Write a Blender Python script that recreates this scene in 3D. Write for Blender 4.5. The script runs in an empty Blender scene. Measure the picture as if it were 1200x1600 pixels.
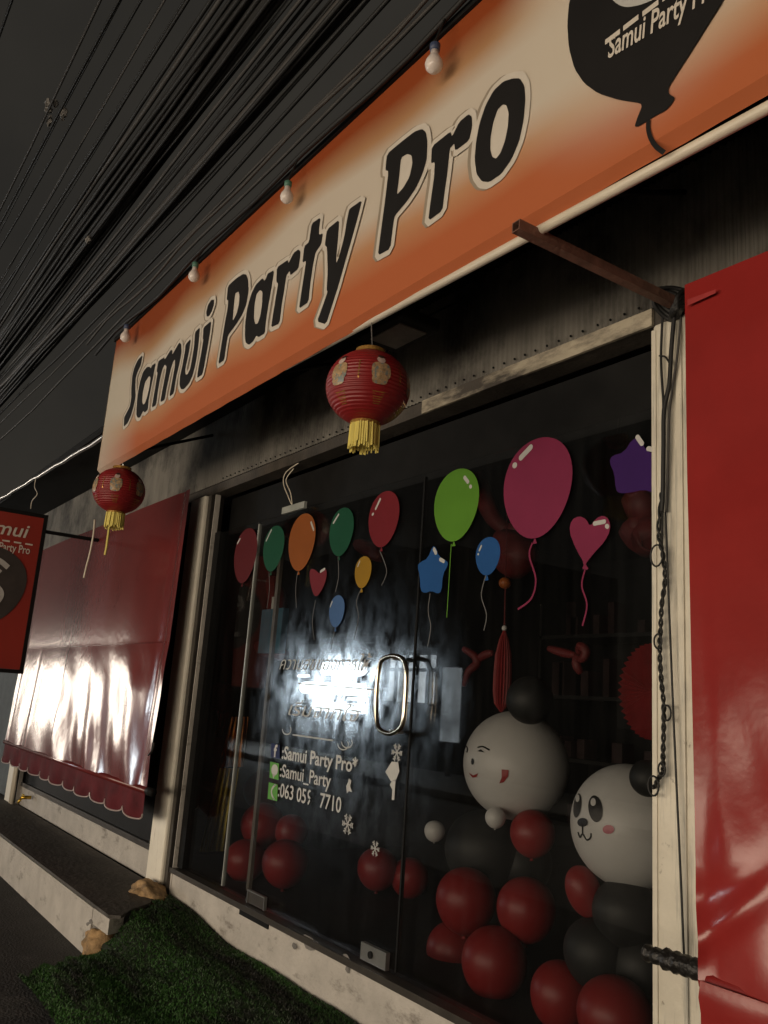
import bpy, math, random
from mathutils import Vector, Matrix
from mathutils.geometry import delaunay_2d_cdt
random.seed(11)
SC = bpy.context.scene
COL = SC.collection
PI = math.pi

# ------------------------------------------------------------------ camera
YAW, PITCH, ROLL = math.radians(55.365), math.radians(12.816), math.radians(4.018)
CAM = Vector((0.0, -2.2, 1.45))
FPX = 1320.0
fwd = Vector((-math.sin(YAW)*math.cos(PITCH), math.cos(YAW)*math.cos(PITCH), math.sin(PITCH)))
rt0 = Vector((math.cos(YAW), math.sin(YAW), 0)); up0 = rt0.cross(fwd)
RT = rt0*math.cos(ROLL) + up0*math.sin(ROLL)
UP = -rt0*math.sin(ROLL) + up0*math.cos(ROLL)
cd = bpy.data.cameras.new('camera'); cam = bpy.data.objects.new('camera', cd); COL.objects.link(cam)
cam.matrix_world = Matrix(((RT.x, UP.x, -fwd.x, CAM.x), (RT.y, UP.y, -fwd.y, CAM.y), (RT.z, UP.z, -fwd.z, CAM.z), (0, 0, 0, 1)))
cd.sensor_fit = 'HORIZONTAL'; cd.sensor_width = 36.0; cd.lens = FPX/1200*36.0
cd.clip_start = 0.05; cd.clip_end = 500
SC.camera = cam

def ray(px, py): return RT*((px-600)/FPX) - UP*((py-800)/FPX) + fwd
def at(px, py, Y=0.0):
    d = ray(px, py); return CAM + d*((Y-CAM.y)/d.y)
def atz(px, py, Z):
    d = ray(px, py); return CAM + d*((Z-CAM.z)/d.z)
def atx(px, py, X):
    d = ray(px, py); return CAM + d*((X-CAM.x)/d.x)
def mpp(P): return (Vector(P)-CAM).dot(fwd)/FPX          # metres per pixel at a point

# ------------------------------------------------------------------ world, exposure
w = bpy.data.worlds.new('World'); SC.world = w; w.use_nodes = True
nt = w.node_tree; nt.nodes.clear()
sky = nt.nodes.new('ShaderNodeTexSky'); sky.sky_type = 'NISHITA'; sky.sun_disc = False
sky.sun_elevation = math.radians(-4); sky.sun_rotation = math.radians(200)
b1 = nt.nodes.new('ShaderNodeBackground'); b1.inputs[1].default_value = 0.05
b2 = nt.nodes.new('ShaderNodeBackground'); b2.inputs[0].default_value = (0.0275, 0.0255, 0.0220, 1); b2.inputs[1].default_value = 1.0
ad = nt.nodes.new('ShaderNodeAddShader'); wo = nt.nodes.new('ShaderNodeOutputWorld')
wt = nt.nodes.new('ShaderNodeTexCoord'); wn = nt.nodes.new('ShaderNodeTexNoise'); wn.inputs['Scale'].default_value = 2.2; wn.inputs['Detail'].default_value = 5
wr = nt.nodes.new('ShaderNodeValToRGB'); wr.color_ramp.elements[0].position = 0.32; wr.color_ramp.elements[1].position = 0.72
wr.color_ramp.elements[0].color = (0.0170, 0.0158, 0.0138, 1); wr.color_ramp.elements[1].color = (0.0350, 0.0312, 0.0250, 1)
nt.links.new(wt.outputs['Generated'], wn.inputs['Vector']); nt.links.new(wn.outputs[0], wr.inputs[0]); nt.links.new(wr.outputs[0], b2.inputs[0])
nt.links.new(sky.outputs[0], b1.inputs[0]); nt.links.new(b1.outputs[0], ad.inputs[0]); nt.links.new(b2.outputs[0], ad.inputs[1]); nt.links.new(ad.outputs[0], wo.inputs[0])
SC.view_settings.view_transform = 'Standard'; SC.view_settings.look = 'None'
SC.view_settings.exposure = 0.0; SC.view_settings.gamma = 1.0
SC.render.engine = 'CYCLES'
SC.cycles.use_denoising = True
SC.cycles.max_bounces = 8; SC.cycles.transparent_max_bounces = 12
SC.cycles.sample_clamp_indirect = 4.0
WARM = (1.0, 0.83, 0.63); COOL = (0.86, 0.95, 1.0)
L_WARM, L_COOL, L_FAR = 10.5, 48.0, 17.0

# ------------------------------------------------------------------ helpers
def lin(h):
    h = h.lstrip('#'); v = [int(h[i:i+2], 16)/255 for i in (0, 2, 4)]
    return tuple((x/12.92 if x <= 0.04045 else ((x+0.055)/1.055)**2.4) for x in v)
MATS = {}
def mat(name, col, rough=0.6, metal=0.0, var=0.25, scale=8.0, bump=0.0, bscale=60.0, spec=0.5, coat=0.0, stretch=(1, 1, 1), trans=0.0):
    """Principled material with a two-octave procedural mottling and optional bump."""
    if name in MATS: return MATS[name]
    if isinstance(col, str): col = lin(col)
    m = bpy.data.materials.new(name); m.use_nodes = True; n = m.node_tree; N = n.nodes
    p = N['Principled BSDF']; p.inputs['Roughness'].default_value = rough; p.inputs['Metallic'].default_value = metal
    p.inputs['Specular IOR Level'].default_value = spec; p.inputs['Coat Weight'].default_value = coat
    p.inputs['Transmission Weight'].default_value = trans
    tc = N.new('ShaderNodeTexCoord'); mp = N.new('ShaderNodeMapping'); mp.inputs['Scale'].default_value = stretch
    n.links.new(tc.outputs['Object'], mp.inputs[0])
    no = N.new('ShaderNodeTexNoise'); no.inputs['Scale'].default_value = scale; no.inputs['Detail'].default_value = 6; no.inputs['Roughness'].default_value = 0.62
    n.links.new(mp.outputs[0], no.inputs['Vector'])
    rp = N.new('ShaderNodeValToRGB'); rp.color_ramp.elements[0].position = 0.3; rp.color_ramp.elements[1].position = 0.7
    lo = [max(0, c*(1-var)) for c in col]; hi = [min(1, c*(1+var*0.6)) for c in col]
    rp.color_ramp.elements[0].color = (*lo, 1); rp.color_ramp.elements[1].color = (*hi, 1)
    n.links.new(no.outputs[0], rp.inputs[0]); n.links.new(rp.outputs[0], p.inputs['Base Color'])
    if bump:
        nb = N.new('ShaderNodeTexNoise'); nb.inputs['Scale'].default_value = bscale; nb.inputs['Detail'].default_value = 5
        n.links.new(mp.outputs[0], nb.inputs['Vector'])
        bp = N.new('ShaderNodeBump'); bp.inputs['Strength'].default_value = bump; bp.inputs['Distance'].default_value = 0.02
        n.links.new(nb.outputs[0], bp.inputs['Height']); n.links.new(bp.outputs[0], p.inputs['Normal'])
    MATS[name] = m; return m
def nodes_of(m): return m.node_tree, m.node_tree.nodes, m.node_tree.nodes['Principled BSDF']
def dirt_shade(m, col, lo, hi, scale, stretch=(1, 1, 1), detail=8):
    """lay stains and painted shade of a second colour over a material's own colour"""
    n, N, p = nodes_of(m); src = p.inputs['Base Color'].links[0].from_socket
    tc = N.new('ShaderNodeTexCoord'); mp = N.new('ShaderNodeMapping'); mp.inputs['Scale'].default_value = stretch
    n.links.new(tc.outputs['Object'], mp.inputs[0])
    no = N.new('ShaderNodeTexNoise'); no.inputs['Scale'].default_value = scale; no.inputs['Detail'].default_value = detail; no.inputs['Roughness'].default_value = 0.7
    n.links.new(mp.outputs[0], no.inputs['Vector'])
    r = N.new('ShaderNodeValToRGB'); r.color_ramp.elements[0].position = lo; r.color_ramp.elements[1].position = hi
    n.links.new(no.outputs[0], r.inputs[0])
    mx = N.new('ShaderNodeMix'); mx.data_type = 'RGBA'
    n.links.new(r.outputs[0], mx.inputs[0]); n.links.new(src, mx.inputs[6]); mx.inputs[7].default_value = (*(lin(col) if isinstance(col, str) else col), 1)
    n.links.new(mx.outputs[2], p.inputs['Base Color']); return m
def emit(name, col, strength, grid=None):
    m = bpy.data.materials.new(name); m.use_nodes = True; n = m.node_tree; N = n.nodes; N.clear()
    e = N.new('ShaderNodeEmission'); o = N.new('ShaderNodeOutputMaterial'); e.inputs[0].default_value = (*col, 1); e.inputs[1].default_value = strength
    tc = N.new('ShaderNodeTexCoord'); no = N.new('ShaderNodeTexNoise'); no.inputs['Scale'].default_value = 1.4; no.inputs['Detail'].default_value = 5
    n.links.new(tc.outputs['Object'], no.inputs['Vector'])
    r = N.new('ShaderNodeValToRGB'); r.color_ramp.elements[0].position = 0.36; r.color_ramp.elements[1].position = 0.62
    r.color_ramp.elements[0].color = (*[c*0.35 for c in col], 1); r.color_ramp.elements[1].color = (*col, 1)
    n.links.new(no.outputs[0], r.inputs[0]); n.links.new(r.outputs[0], e.inputs[0]); n.links.new(e.outputs[0], o.inputs[0]); return m

WL = {}
def thing(name, label, cat, loc=(0, 0, 0), group=None):
    o = bpy.data.objects.new(name, None); o.empty_display_size = 0.1; COL.objects.link(o); o.location = loc
    o['label'] = label; o['category'] = cat
    if group: o['group'] = group
    WL[o] = Vector(loc); return o
def tag(o, label, cat, group=None):
    o['label'] = label; o['category'] = cat
    if group: o['group'] = group
    return o
def dup(root, loc, label):
    r = root.copy(); COL.objects.link(r); r.location = loc; r['label'] = label
    for ch in list(root.children):
        c = ch.copy(); COL.objects.link(c); c.parent = r
        for g in list(ch.children):
            d = g.copy(); COL.objects.link(d); d.parent = c
    return r
class MB:
    def __init__(s): s.v = []; s.f = []
    def add(s, vs, fs):
        b = len(s.v); s.v += [Vector(v) for v in vs]; s.f += [tuple(i+b for i in f) for f in fs]; return s
    def box(s, x0, x1, y0, y1, z0, z1):
        return s.add([(x0, y0, z0), (x1, y0, z0), (x1, y1, z0), (x0, y1, z0), (x0, y0, z1), (x1, y0, z1), (x1, y1, z1), (x0, y1, z1)],
                     [(3, 2, 1, 0), (4, 5, 6, 7), (0, 1, 5, 4), (1, 2, 6, 5), (2, 3, 7, 6), (3, 0, 4, 7)])
    def tube(s, pts, r, n=8, caps=True):
        pts = [Vector(p) for p in pts]; rings = []
        rr = r if isinstance(r, (list, tuple)) else [r]*len(pts)
        prev = None
        for i, p in enumerate(pts):
            t = (pts[min(i+1, len(pts)-1)] - pts[max(i-1, 0)]).normalized()
            a = prev if prev is not None else (Vector((0, 0, 1)) if abs(t.z) < 0.9 else Vector((1, 0, 0)))
            u = (a - t*a.dot(t))
            if u.length < 1e-5: u = t.orthogonal()
            u.normalize(); v = t.cross(u); prev = u
            rings.append([p + (u*math.cos(2*PI*k/n) + v*math.sin(2*PI*k/n))*rr[i] for k in range(n)])
        vs = [q for g in rings for q in g]; fs = []
        for i in range(len(rings)-1):
            for k in range(n):
                a, b = i*n+k, i*n+(k+1) % n; fs.append((a, b, b+n, a+n))
        if caps: fs += [tuple(range(n-1, -1, -1)), tuple(range(len(vs)-n, len(vs)))]
        return s.add(vs, fs)
    def lathe(s, c, prof, n=28, axis='Z'):
        c = Vector(c); vs = []; fs = []
        for r, z in prof:
            for k in range(n):
                a = 2*PI*k/n; vs.append(c + Vector((r*math.cos(a), r*math.sin(a), z)))
        for i in range(len(prof)-1):
            for k in range(n):
                a, b = i*n+k, i*n+(k+1) % n; fs.append((a, b, b+n, a+n))
        return s.add(vs, fs)
    def sphere(s, c, rx, ry=None, rz=None, n=28, m=18, squash=0.0, rot=None):
        ry = ry or rx; rz = rz or rx; c = Vector(c); vs = []; fs = []
        for i in range(m+1):
            t = -PI/2 + PI*i/m
            for k in range(n):
                a = 2*PI*k/n; q = math.cos(t)*(1 + squash*math.sin(t))
                p = Vector((rx*q*math.cos(a), ry*q*math.sin(a), rz*math.sin(t)))
                if rot: p = rot @ p
                vs.append(c+p)
        for i in range(m):
            for k in range(n):
                a, b = i*n+k, i*n+(k+1) % n; fs.append((a, b, b+n, a+n))
        return s.add(vs, fs)
    def grid(s, nx, ny, fn):
        vs = [fn(i/nx, j/ny) for j in range(ny+1) for i in range(nx+1)]
        fs = [(j*(nx+1)+i, j*(nx+1)+i+1, (j+1)*(nx+1)+i+1, (j+1)*(nx+1)+i) for j in range(ny) for i in range(nx)]
        return s.add(vs, fs)
    def flat(s, loops):
        """filled polygon with holes; loops are lists of 3D points"""
        loops = [[Vector(p) for p in l] for l in loops]; L = loops[0]; nrm = Vector((0, 0, 0))
        for i in range(len(L)): nrm += (L[i]-L[0]).cross(L[(i+1) % len(L)]-L[0])
        nrm.normalize(); u = nrm.orthogonal().normalized(); w_ = nrm.cross(u); O = L[0]
        pts = [p for l in loops for p in l]; fl = []; b = 0
        for l in loops: fl.append(list(range(b, b+len(l)))); b += len(l)
        r = delaunay_2d_cdt([Vector(((p-O).dot(u), (p-O).dot(w_))) for p in pts], [], fl, 1, 1e-6)
        keep = [f for f, og in zip(r[2], r[5]) if 0 in og and len(og) == 1]
        return s.add([O+u*v.x+w_*v.y for v in r[0]], [tuple(f) for f in keep])
    def ribbon(s, pts, wd, nrm):
        pts = [Vector(p) for p in pts]; nrm = Vector(nrm); vs = []
        for i, p in enumerate(pts):
            t = (pts[min(i+1, len(pts)-1)] - pts[max(i-1, 0)]).normalized(); q = t.cross(nrm).normalized()*wd/2
            vs += [p+q, p-q]
        return s.add(vs, [(2*i, 2*i+2, 2*i+3, 2*i+1) for i in range(len(pts)-1)])
    def build(s, name, m, parent=None, smooth=False, kind=None):
        off = WL.get(parent, Vector((0, 0, 0))) if parent is not None else Vector((0, 0, 0))
        me = bpy.data.meshes.new(name); me.from_pydata([tuple(v-off) for v in s.v], [], s.f); me.update()
        o = bpy.data.objects.new(name, me); COL.objects.link(o)
        if m: me.materials.append(m)
        if smooth:
            for p in me.polygons: p.use_smooth = True
        if parent is not None: o.parent = parent; WL[o] = off
        if kind: o['kind'] = kind
        return o
def own(mb, name, m, label, cat, base, group=None, smooth=False):
    """a thing that is one mesh, with its origin at base"""
    base = Vector(base); me = bpy.data.meshes.new(name); me.from_pydata([tuple(v-base) for v in mb.v], [], mb.f); me.update()
    o = bpy.data.objects.new(name, me); COL.objects.link(o); o.location = base; me.materials.append(m)
    if smooth:
        for p in me.polygons: p.use_smooth = True
    WL[o] = base
    return tag(o, label, cat, group)
def smooth_loop(pts, q=0.22, it=2):
    for _ in range(it):
        out = []
        for i in range(len(pts)):
            a, b = Vector(pts[i]), Vector(pts[(i+1) % len(pts)])
            if (b-a).length < 1e-6: continue
            out += [a.lerp(b, q), a.lerp(b, 1-q)]
        pts = out
    return pts
def curve(pts, n=8):
    """Catmull-Rom through points"""
    P = [Vector(p) for p in pts]; out = []
    for i in range(len(P)-1):
        p0, p1, p2, p3 = P[max(i-1, 0)], P[i], P[i+1], P[min(i+2, len(P)-1)]
        for k in range(n):
            t = k/n
            out.append(0.5*((2*p1) + (p2-p0)*t + (2*p0-5*p1+4*p2-p3)*t*t + (3*p1-p0-3*p2+p3)*t**3))
    out.append(P[-1]); return out
def offset2(loop, d):
    """offset a closed 2D loop outward by d (mitre limited)"""
    A = sum(loop[i][0]*loop[(i+1) % len(loop)][1]-loop[(i+1) % len(loop)][0]*loop[i][1] for i in range(len(loop)))
    sg = 1 if A > 0 else -1; out = []; n = len(loop)
    for i in range(n):
        a, b, c = Vector(loop[i-1]), Vector(loop[i]), Vector(loop[(i+1) % n])
        e1 = (b-a); e2 = (c-b)
        if e1.length < 1e-7 or e2.length < 1e-7: continue
        e1.normalize(); e2.normalize()
        n1 = Vector((e1.y, -e1.x))*sg; n2 = Vector((e2.y, -e2.x))*sg
        m = n1+n2
        if m.length < 1e-3: m = n1.copy()
        m.normalize(); k = min(1.5, 1/max(0.3, m.dot(n1)))
        out.append(b+m*d*k)
    return out
def text(body, O, U, V, height=None, width=None, bold=0.0, shear=0.0, name='t'):
    """Flat text as a mesh builder: O baseline start, U and V unit axes; height = cap height, width = total"""
    c = bpy.data.curves.new(name, 'FONT'); c.body = body; c.offset = bold; c.shear = shear; c.fill_mode = 'FRONT'; c.resolution_u = 4
    o = bpy.data.objects.new(name, c); COL.objects.link(o); dg = bpy.context.evaluated_depsgraph_get(); dg.update()
    me = bpy.data.meshes.new_from_object(o.evaluated_get(dg))
    xs = [v.co.x for v in me.vertices]; x0, x1 = min(xs), max(xs)
    sy = (height or 0.1)/0.70; sx = (width/(x1-x0)) if width else sy
    O, U, V = Vector(O), Vector(U), Vector(V)
    mb = MB(); mb.add([O+U*((v.co.x-x0)*sx)+V*(v.co.y*sy) for v in me.vertices], [tuple(p.vertices) for p in me.polygons])
    COL.objects.unlink(o); bpy.data.objects.remove(o); bpy.data.curves.remove(c); bpy.data.meshes.remove(me)
    return mb
X, Y, Z = Vector((1, 0, 0)), Vector((0, 1, 0)), Vector((0, 0, 1))

# ------------------------------------------------------------------ materials
M_asph = dirt_shade(mat('asphalt', (0.032, 0.031, 0.030), 0.75, var=0.5, scale=3, bump=0.9, bscale=70), (0.075, 0.072, 0.068), 0.54, 0.64, 2.2)
M_post = dirt_shade(dirt_shade(mat('post_paint', (0.66, 0.62, 0.52), 0.38, var=0.14, scale=6, bump=0.12, bscale=30), (0.20, 0.21, 0.20), 0.52, 0.72, 5, (6, 3, 0.35)), (0.14, 0.11, 0.08), 0.64, 0.72, 14, (1, 1, 0.8))
M_base = dirt_shade(mat('base_plaster', (0.50, 0.47, 0.43), 0.75, var=0.2, scale=5, bump=0.3, bscale=40), (0.12, 0.10, 0.08), 0.56, 0.72, 4, (1, 1, 2.2))
M_terr = mat('terrace_top', (0.075, 0.068, 0.06), 0.7, var=0.4, scale=6, bump=0.4, bscale=30)
M_corr = dirt_shade(mat('corrugated_metal', (0.18, 0.17, 0.15), 0.55, 0.0, var=0.25, scale=4, stretch=(3, 3, 0.8)), (0.03, 0.027, 0.024), 0.46, 0.62, 1.6, (1, 1, 0.7))  # stains laid on heavily, also painting in the dim light on the fascia
M_beam = dirt_shade(mat('header_paint', (0.42, 0.37, 0.28), 0.6, var=0.2, scale=5, bump=0.15), (0.06, 0.05, 0.04), 0.44, 0.60, 2.6, (1, 1, 3))
M_black = mat('black_frame', (0.010, 0.010, 0.010), 0.6, var=0.3, spec=0.12)
M_dark = mat('dark_interior', (0.014, 0.014, 0.014), 0.8, var=0.4, scale=2)
M_alu = mat('dark_aluminium', (0.10, 0.09, 0.08), 0.35, 0.6, var=0.25)
M_cream = mat('letter_cream', (0.60, 0.55, 0.48), 0.5, var=0.06)
M_shadowprint = mat('letter_grey_print', (0.30, 0.25, 0.19), 0.5, var=0.1)
M_ink = mat('black_print', (0.010, 0.009, 0.009), 0.45, var=0.2)
M_white = mat('white_vinyl', (0.45, 0.45, 0.43), 0.5, var=0.08)
M_cable = mat('cable_rubber', (0.010, 0.010, 0.010), 0.6, var=0.3)
M_cablegrey = mat('cable_grey', (0.045, 0.042, 0.040), 0.6, var=0.3)
M_rust = mat('rusty_steel', (0.17, 0.085, 0.06), 0.7, 0.0, var=0.45, scale=18, bump=0.3, bscale=60)
M_pvc = mat('white_pvc', (0.66, 0.60, 0.49), 0.4, var=0.1, scale=5)
M_bulb = mat('opal_glass', (0.70, 0.62, 0.58), 0.15, var=0.08)
M_gold = mat('gold_print', (0.55, 0.30, 0.08), 0.25, 0.6, var=0.3, scale=60)
M_tassel = mat('yellow_tassel', (0.78, 0.66, 0.17), 0.7, var=0.25, scale=40, stretch=(1, 1, 0.1))
M_lantern = mat('red_lantern_cloth', (0.22, 0.010, 0.012), 0.42, var=0.2, scale=10)
M_redbal = mat('red_latex', (0.23, 0.014, 0.014), 0.42, var=0.1, scale=3, spec=0.4)
M_blkbal = mat('black_latex', (0.014, 0.015, 0.015), 0.55, var=0.2, spec=0.4)
M_whtbal = mat('white_latex', (0.60, 0.59, 0.57), 0.40, var=0.05, scale=2)
M_chrome = mat('brass_chrome', (0.58, 0.52, 0.42), 0.12, 1.0, var=0.2, scale=12)
M_steel = mat('brushed_steel', (0.55, 0.55, 0.53), 0.3, 0.9, var=0.2)
M_tan = dirt_shade(mat('tan_rubble', (0.42, 0.27, 0.13), 0.85, var=0.5, scale=16, bump=0.9, bscale=20), (0.10, 0.07, 0.04), 0.5, 0.7, 9)
M_concr = mat('grey_cement', (0.20, 0.19, 0.18), 0.85, var=0.35, scale=12, bump=0.6, bscale=30)
M_clear = None

def glass_mat():
    m = bpy.data.materials.new('shop_glass'); m.use_nodes = True; n = m.node_tree; N = n.nodes; N.clear()
    out = N.new('ShaderNodeOutputMaterial'); tr = N.new('ShaderNodeBsdfTransparent'); tr.inputs[0].default_value = (0.825, 0.83, 0.83, 1)
    gl = N.new('ShaderNodeBsdfGlossy'); gl.inputs['Roughness'].default_value = 0.012
    sm = N.new('ShaderNodeBsdfGlossy'); sm.inputs['Roughness'].default_value = 0.15; sm.inputs[0].default_value = (0.85, 0.93, 1, 1)
    df = N.new('ShaderNodeBsdfDiffuse'); df.inputs[0].default_value = (0.45, 0.45, 0.44, 1)
    lw = N.new('ShaderNodeLayerWeight'); lw.inputs[0].default_value = 0.5
    pw = N.new('ShaderNodeMath'); pw.operation = 'POWER'; pw.inputs[1].default_value = 5.0; n.links.new(lw.outputs['Facing'], pw.inputs[0])
    fr = N.new('ShaderNodeMapRange'); fr.inputs[3].default_value = 0.04; n.links.new(pw.outputs[0], fr.inputs[0]); fr.inputs[4].default_value = 1.0
    tc = N.new('ShaderNodeTexCoord')
    mx = N.new('ShaderNodeMixShader'); n.links.new(fr.outputs[0], mx.inputs[0]); n.links.new(tr.outputs[0], mx.inputs[1]); n.links.new(gl.outputs[0], mx.inputs[2])
    # hand-smudged area of the door: noise patches inside a soft round region
    vm = N.new('ShaderNodeVectorMath'); vm.operation = 'DISTANCE'; n.links.new(tc.outputs['Object'], vm.inputs[0]); vm.inputs[1].default_value = (-0.25, 0, 1.06)
    mr = N.new('ShaderNodeMapRange'); mr.inputs[1].default_value = 0.05; mr.inputs[2].default_value = 0.95; mr.inputs[3].default_value = 1; mr.inputs[4].default_value = 0
    n.links.new(vm.outputs['Value'], mr.inputs[0])
    no = N.new('ShaderNodeTexNoise'); no.inputs['Scale'].default_value = 13; no.inputs['Detail'].default_value = 8; no.inputs['Roughness'].default_value = 0.7; mps = N.new('ShaderNodeMapping'); mps.inputs['Scale'].default_value = (1, 1, 0.55); n.links.new(tc.outputs['Object'], mps.inputs[0]); n.links.new(mps.outputs[0], no.inputs['Vector'])
    r = N.new('ShaderNodeMapRange'); r.inputs[1].default_value = 0.40; r.inputs[2].default_value = 0.72; n.links.new(no.outputs[0], r.inputs[0])
    mu = N.new('ShaderNodeMath'); mu.operation = 'MULTIPLY'; n.links.new(mr.outputs[0], mu.inputs[0]); n.links.new(r.outputs[0], mu.inputs[1])
    m2 = N.new('ShaderNodeMath'); m2.operation = 'MULTIPLY'; n.links.new(mu.outputs[0], m2.inputs[0]); m2.inputs[1].default_value = 0.42
    mx2 = N.new('ShaderNodeMixShader'); n.links.new(m2.outputs[0], mx2.inputs[0]); n.links.new(mx.outputs[0], mx2.inputs[1]); n.links.new(sm.outputs[0], mx2.inputs[2])
    # thin dust with vertical wipe streaks
    mp = N.new('ShaderNodeMapping'); mp.inputs['Scale'].default_value = (9, 1, 0.7); n.links.new(tc.outputs['Object'], mp.inputs[0])
    n3 = N.new('ShaderNodeTexNoise'); n3.inputs['Scale'].default_value = 3; n3.inputs['Detail'].default_value = 7; n.links.new(mp.outputs[0], n3.inputs['Vector'])
    r3 = N.new('ShaderNodeMapRange'); r3.inputs[1].default_value = 0.4; r3.inputs[2].default_value = 0.8; r3.inputs[3].default_value = 0.002; r3.inputs[4].default_value = 0.008; n.links.new(n3.outputs[0], r3.inputs[0])
    mx3 = N.new('ShaderNodeMixShader'); n.links.new(r3.outputs[0], mx3.inputs[0]); n.links.new(mx2.outputs[0], mx3.inputs[1]); n.links.new(df.outputs[0], mx3.inputs[2])
    n.links.new(mx3.outputs[0], out.inputs[0]); return m
M_glass = glass_mat()

# ------------------------------------------------------------------ ground and street
MB().add([(-150, -150, 0), (150, -150, 0), (150, 60, 0), (-150, 60, 0)], [(0, 1, 2, 3)]).build('road', M_asph, kind='structure')
MB().add([(-60, -7.2, 0.004), (30, -7.2, 0.004), (30, -3.1, 0.004), (-60, -3.1, 0.004)], [(0, 1, 2, 3)]).build('concrete_lane', mat('lane_concrete', (0.26, 0.26, 0.25), 0.7, var=0.35, scale=1.2, bump=0.3), kind='structure')
def gx0(y): return (-4.93 + 0.45*(-y-0.05) + 0.02*math.sin(y*30) - 0.10*(y > -0.2) if y > -0.5 else -4.95+0.5*(-y-0.5)) + 0.03*math.sin(y*41)+0.02*math.sin(y*90)
def mat_z(x, y):
    t = max(0.0, min(1.0, (-y-0.02)/1.0))
    z = 0.205*(1-t)**1.15 + 0.006
    for c, wd, h in ((-0.24, 0.11, 0.032), (-0.78, 0.12, 0.040)):
        z += h*math.exp(-((y-c-0.05*math.sin(x*1.3+c*9))/wd)**2)
    e_ = max(0.0, min(1.0, (x-gx0(y))/0.35)) if y < -0.5 else 1.0
    z = 0.008+(z-0.008)*(0.25+0.75*e_)
    sm = lambda q: (lambda k: k*k*(3-2*k))(max(0.0, min(1.0, q)))
    z += (max(z, 0.262)-z)*sm((-4.25-x)/0.55)*sm((y+0.52)/0.16)
    return z + 0.006*math.sin(x*7+y*5)*math.sin(y*11-x*3)
GX0, GX1, GY0, GY1 = -4.95, -0.3, -0.93, -0.05
M_gmat = mat('grass_backing', (0.010, 0.018, 0.007), 0.9, var=0.5, scale=12)
MB().grid(60, 40, lambda u, v: (lambda y: (lambda x: Vector((x, y, mat_z(x, y))))(gx0(y)+(GX1-gx0(y))*u))(GY0+(GY1-GY0)*v)).build('ground_mat', M_gmat, kind='structure')
M_grass = mat('artificial_grass', (0.032, 0.105, 0.016), 0.6, var=0.4, scale=5)
dirt_shade(M_grass, (0.010, 0.011, 0.007), 0.46, 0.60, 2.4, (0.5, 2.6, 1))  # dark streaks put the bands of shade across the mat into its colour
g = MB(); gv = []; gf = []
for i in range(52000):
    y = random.uniform(GY0, GY1); x = random.uniform(gx0(y), -2.2)
    z = mat_z(x, y); h = random.uniform(0.006, 0.014); a = random.uniform(0, PI); wd = 0.0035
    dx, dy = random.gauss(0, 0.008), random.gauss(0, 0.008); cx, cy = math.cos(a)*wd, math.sin(a)*wd
    b = len(gv); gv += [(x-cx, y-cy, z), (x+cx, y+cy, z), (x+dx, y+dy, z+h)]; gf.append((b, b+1, b+2))
me = bpy.data.meshes.new('grass'); me.from_pydata(gv, [], gf); go = bpy.data.objects.new('grass', me); COL.objects.link(go); me.materials.append(M_grass); go['kind'] = 'stuff'
go['label'] = 'streaky green artificial grass on the ramp before the shop'

# ------------------------------------------------------------------ opposite side of the street (source of the light and the reflections)
def lit_shop(label, x0, x1, z0, z1, col, strength, H, bays, wallc, y=-10.0, wm=None):
    t = thing('lit_shop', label, 'shop building', ((x0+x1)/2, y, 0), group='lit shops across the street')
    wmat = wm or mat('opposite_wall_'+wallc, wallc, 0.8, var=0.3, scale=1.5)
    m = MB(); e = 0.2
    m.box(x0-e, x1+e, y-6, y-0.3, 0, H); m.box(x0-e, x0, y-0.3, y, 0, z1); m.box(x1, x1+e, y-0.3, y, 0, z1)
    m.box(x0-e, x1+e, y-0.3, y, z1, H)
    if z0 > 0.05: m.box(x0, x1, y-0.3, y, 0, z0)
    m.build('wall', wmat, t)
    MB().add([(x0, y-0.2, z0), (x1, y-0.2, z0), (x1, y-0.2, z1), (x0, y-0.2, z1)], [(3, 2, 1, 0)]).build('window', emit('lit_window', col, strength), t)
    f = MB(); wd = 0.07
    for i in range(bays+1):
        xx = x0+(x1-x0)*i/bays; f.box(xx-wd/2, xx+wd/2, y-0.14, y-0.08, z0, z1)
    zz = z0+(z1-z0)*0.68
    f.box(x0, x1, y-0.15, y-0.10, zz-0.04, zz+0.04)
    f.build('window_frame', M_black, t)
    MB().box(x0-e-0.1, x1+e+0.1, y+0.004, y+0.7, z1+0.12, z1+0.2).build('canopy', M_black, t)
    return t
lit_shop('warm lit shop facing the party shop from across the street', -7.6, 5.4, 0.15, 2.9, WARM, L_WARM, 6.5, 8, '6a5a48')
t = lit_shop('dark shop with three rows of dazzling white tubes across the street', -21.6, -17.7, 0.6, 3.0, COOL, 0.5, 5.5, 1, '4a4c50')
M_tube = emit('tube_light', COOL, L_COOL)
for (xa, xb, za, zb) in ((-20.9, -18.0, 1.62, 1.92), (-20.2, -17.9, 1.18, 1.42), (-19.9, -18.1, 2.12, 2.46), (-18.6, -17.75, 1.50, 1.58), (-21.3, -20.7, 2.05, 2.12)):
    m = MB(); m.tube([(xa, -9.93, (za+zb)/2), (xb, -9.93, (za+zb)/2)], (zb-za)/2, 12); m.build('tube_light', M_tube, t, smooth=True)
lit_shop('lit shop with a barred window beside the dazzling white shopfront', -17.25, -15.2, 1.55, 2.65, COOL, 6.0, 5.2, 5, '40444a')
lit_shop('long bright shop far down the street', -56.0, -31.0, 0.10, 3.1, (1.0, 0.86, 0.72), L_FAR, 7.0, 9, '565048')
t = thing('lightbox_sign', 'tall white lightbox standing beside the white lit shop', 'lightbox', (-13.8, -9.3, 0.1))
MB().box(-14.02, -13.58, -9.4, -9.25, 0.80, 2.30).build('light_panel', emit('lightbox_face', (0.85, 0.95, 1.0), 2.2), t)
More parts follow.
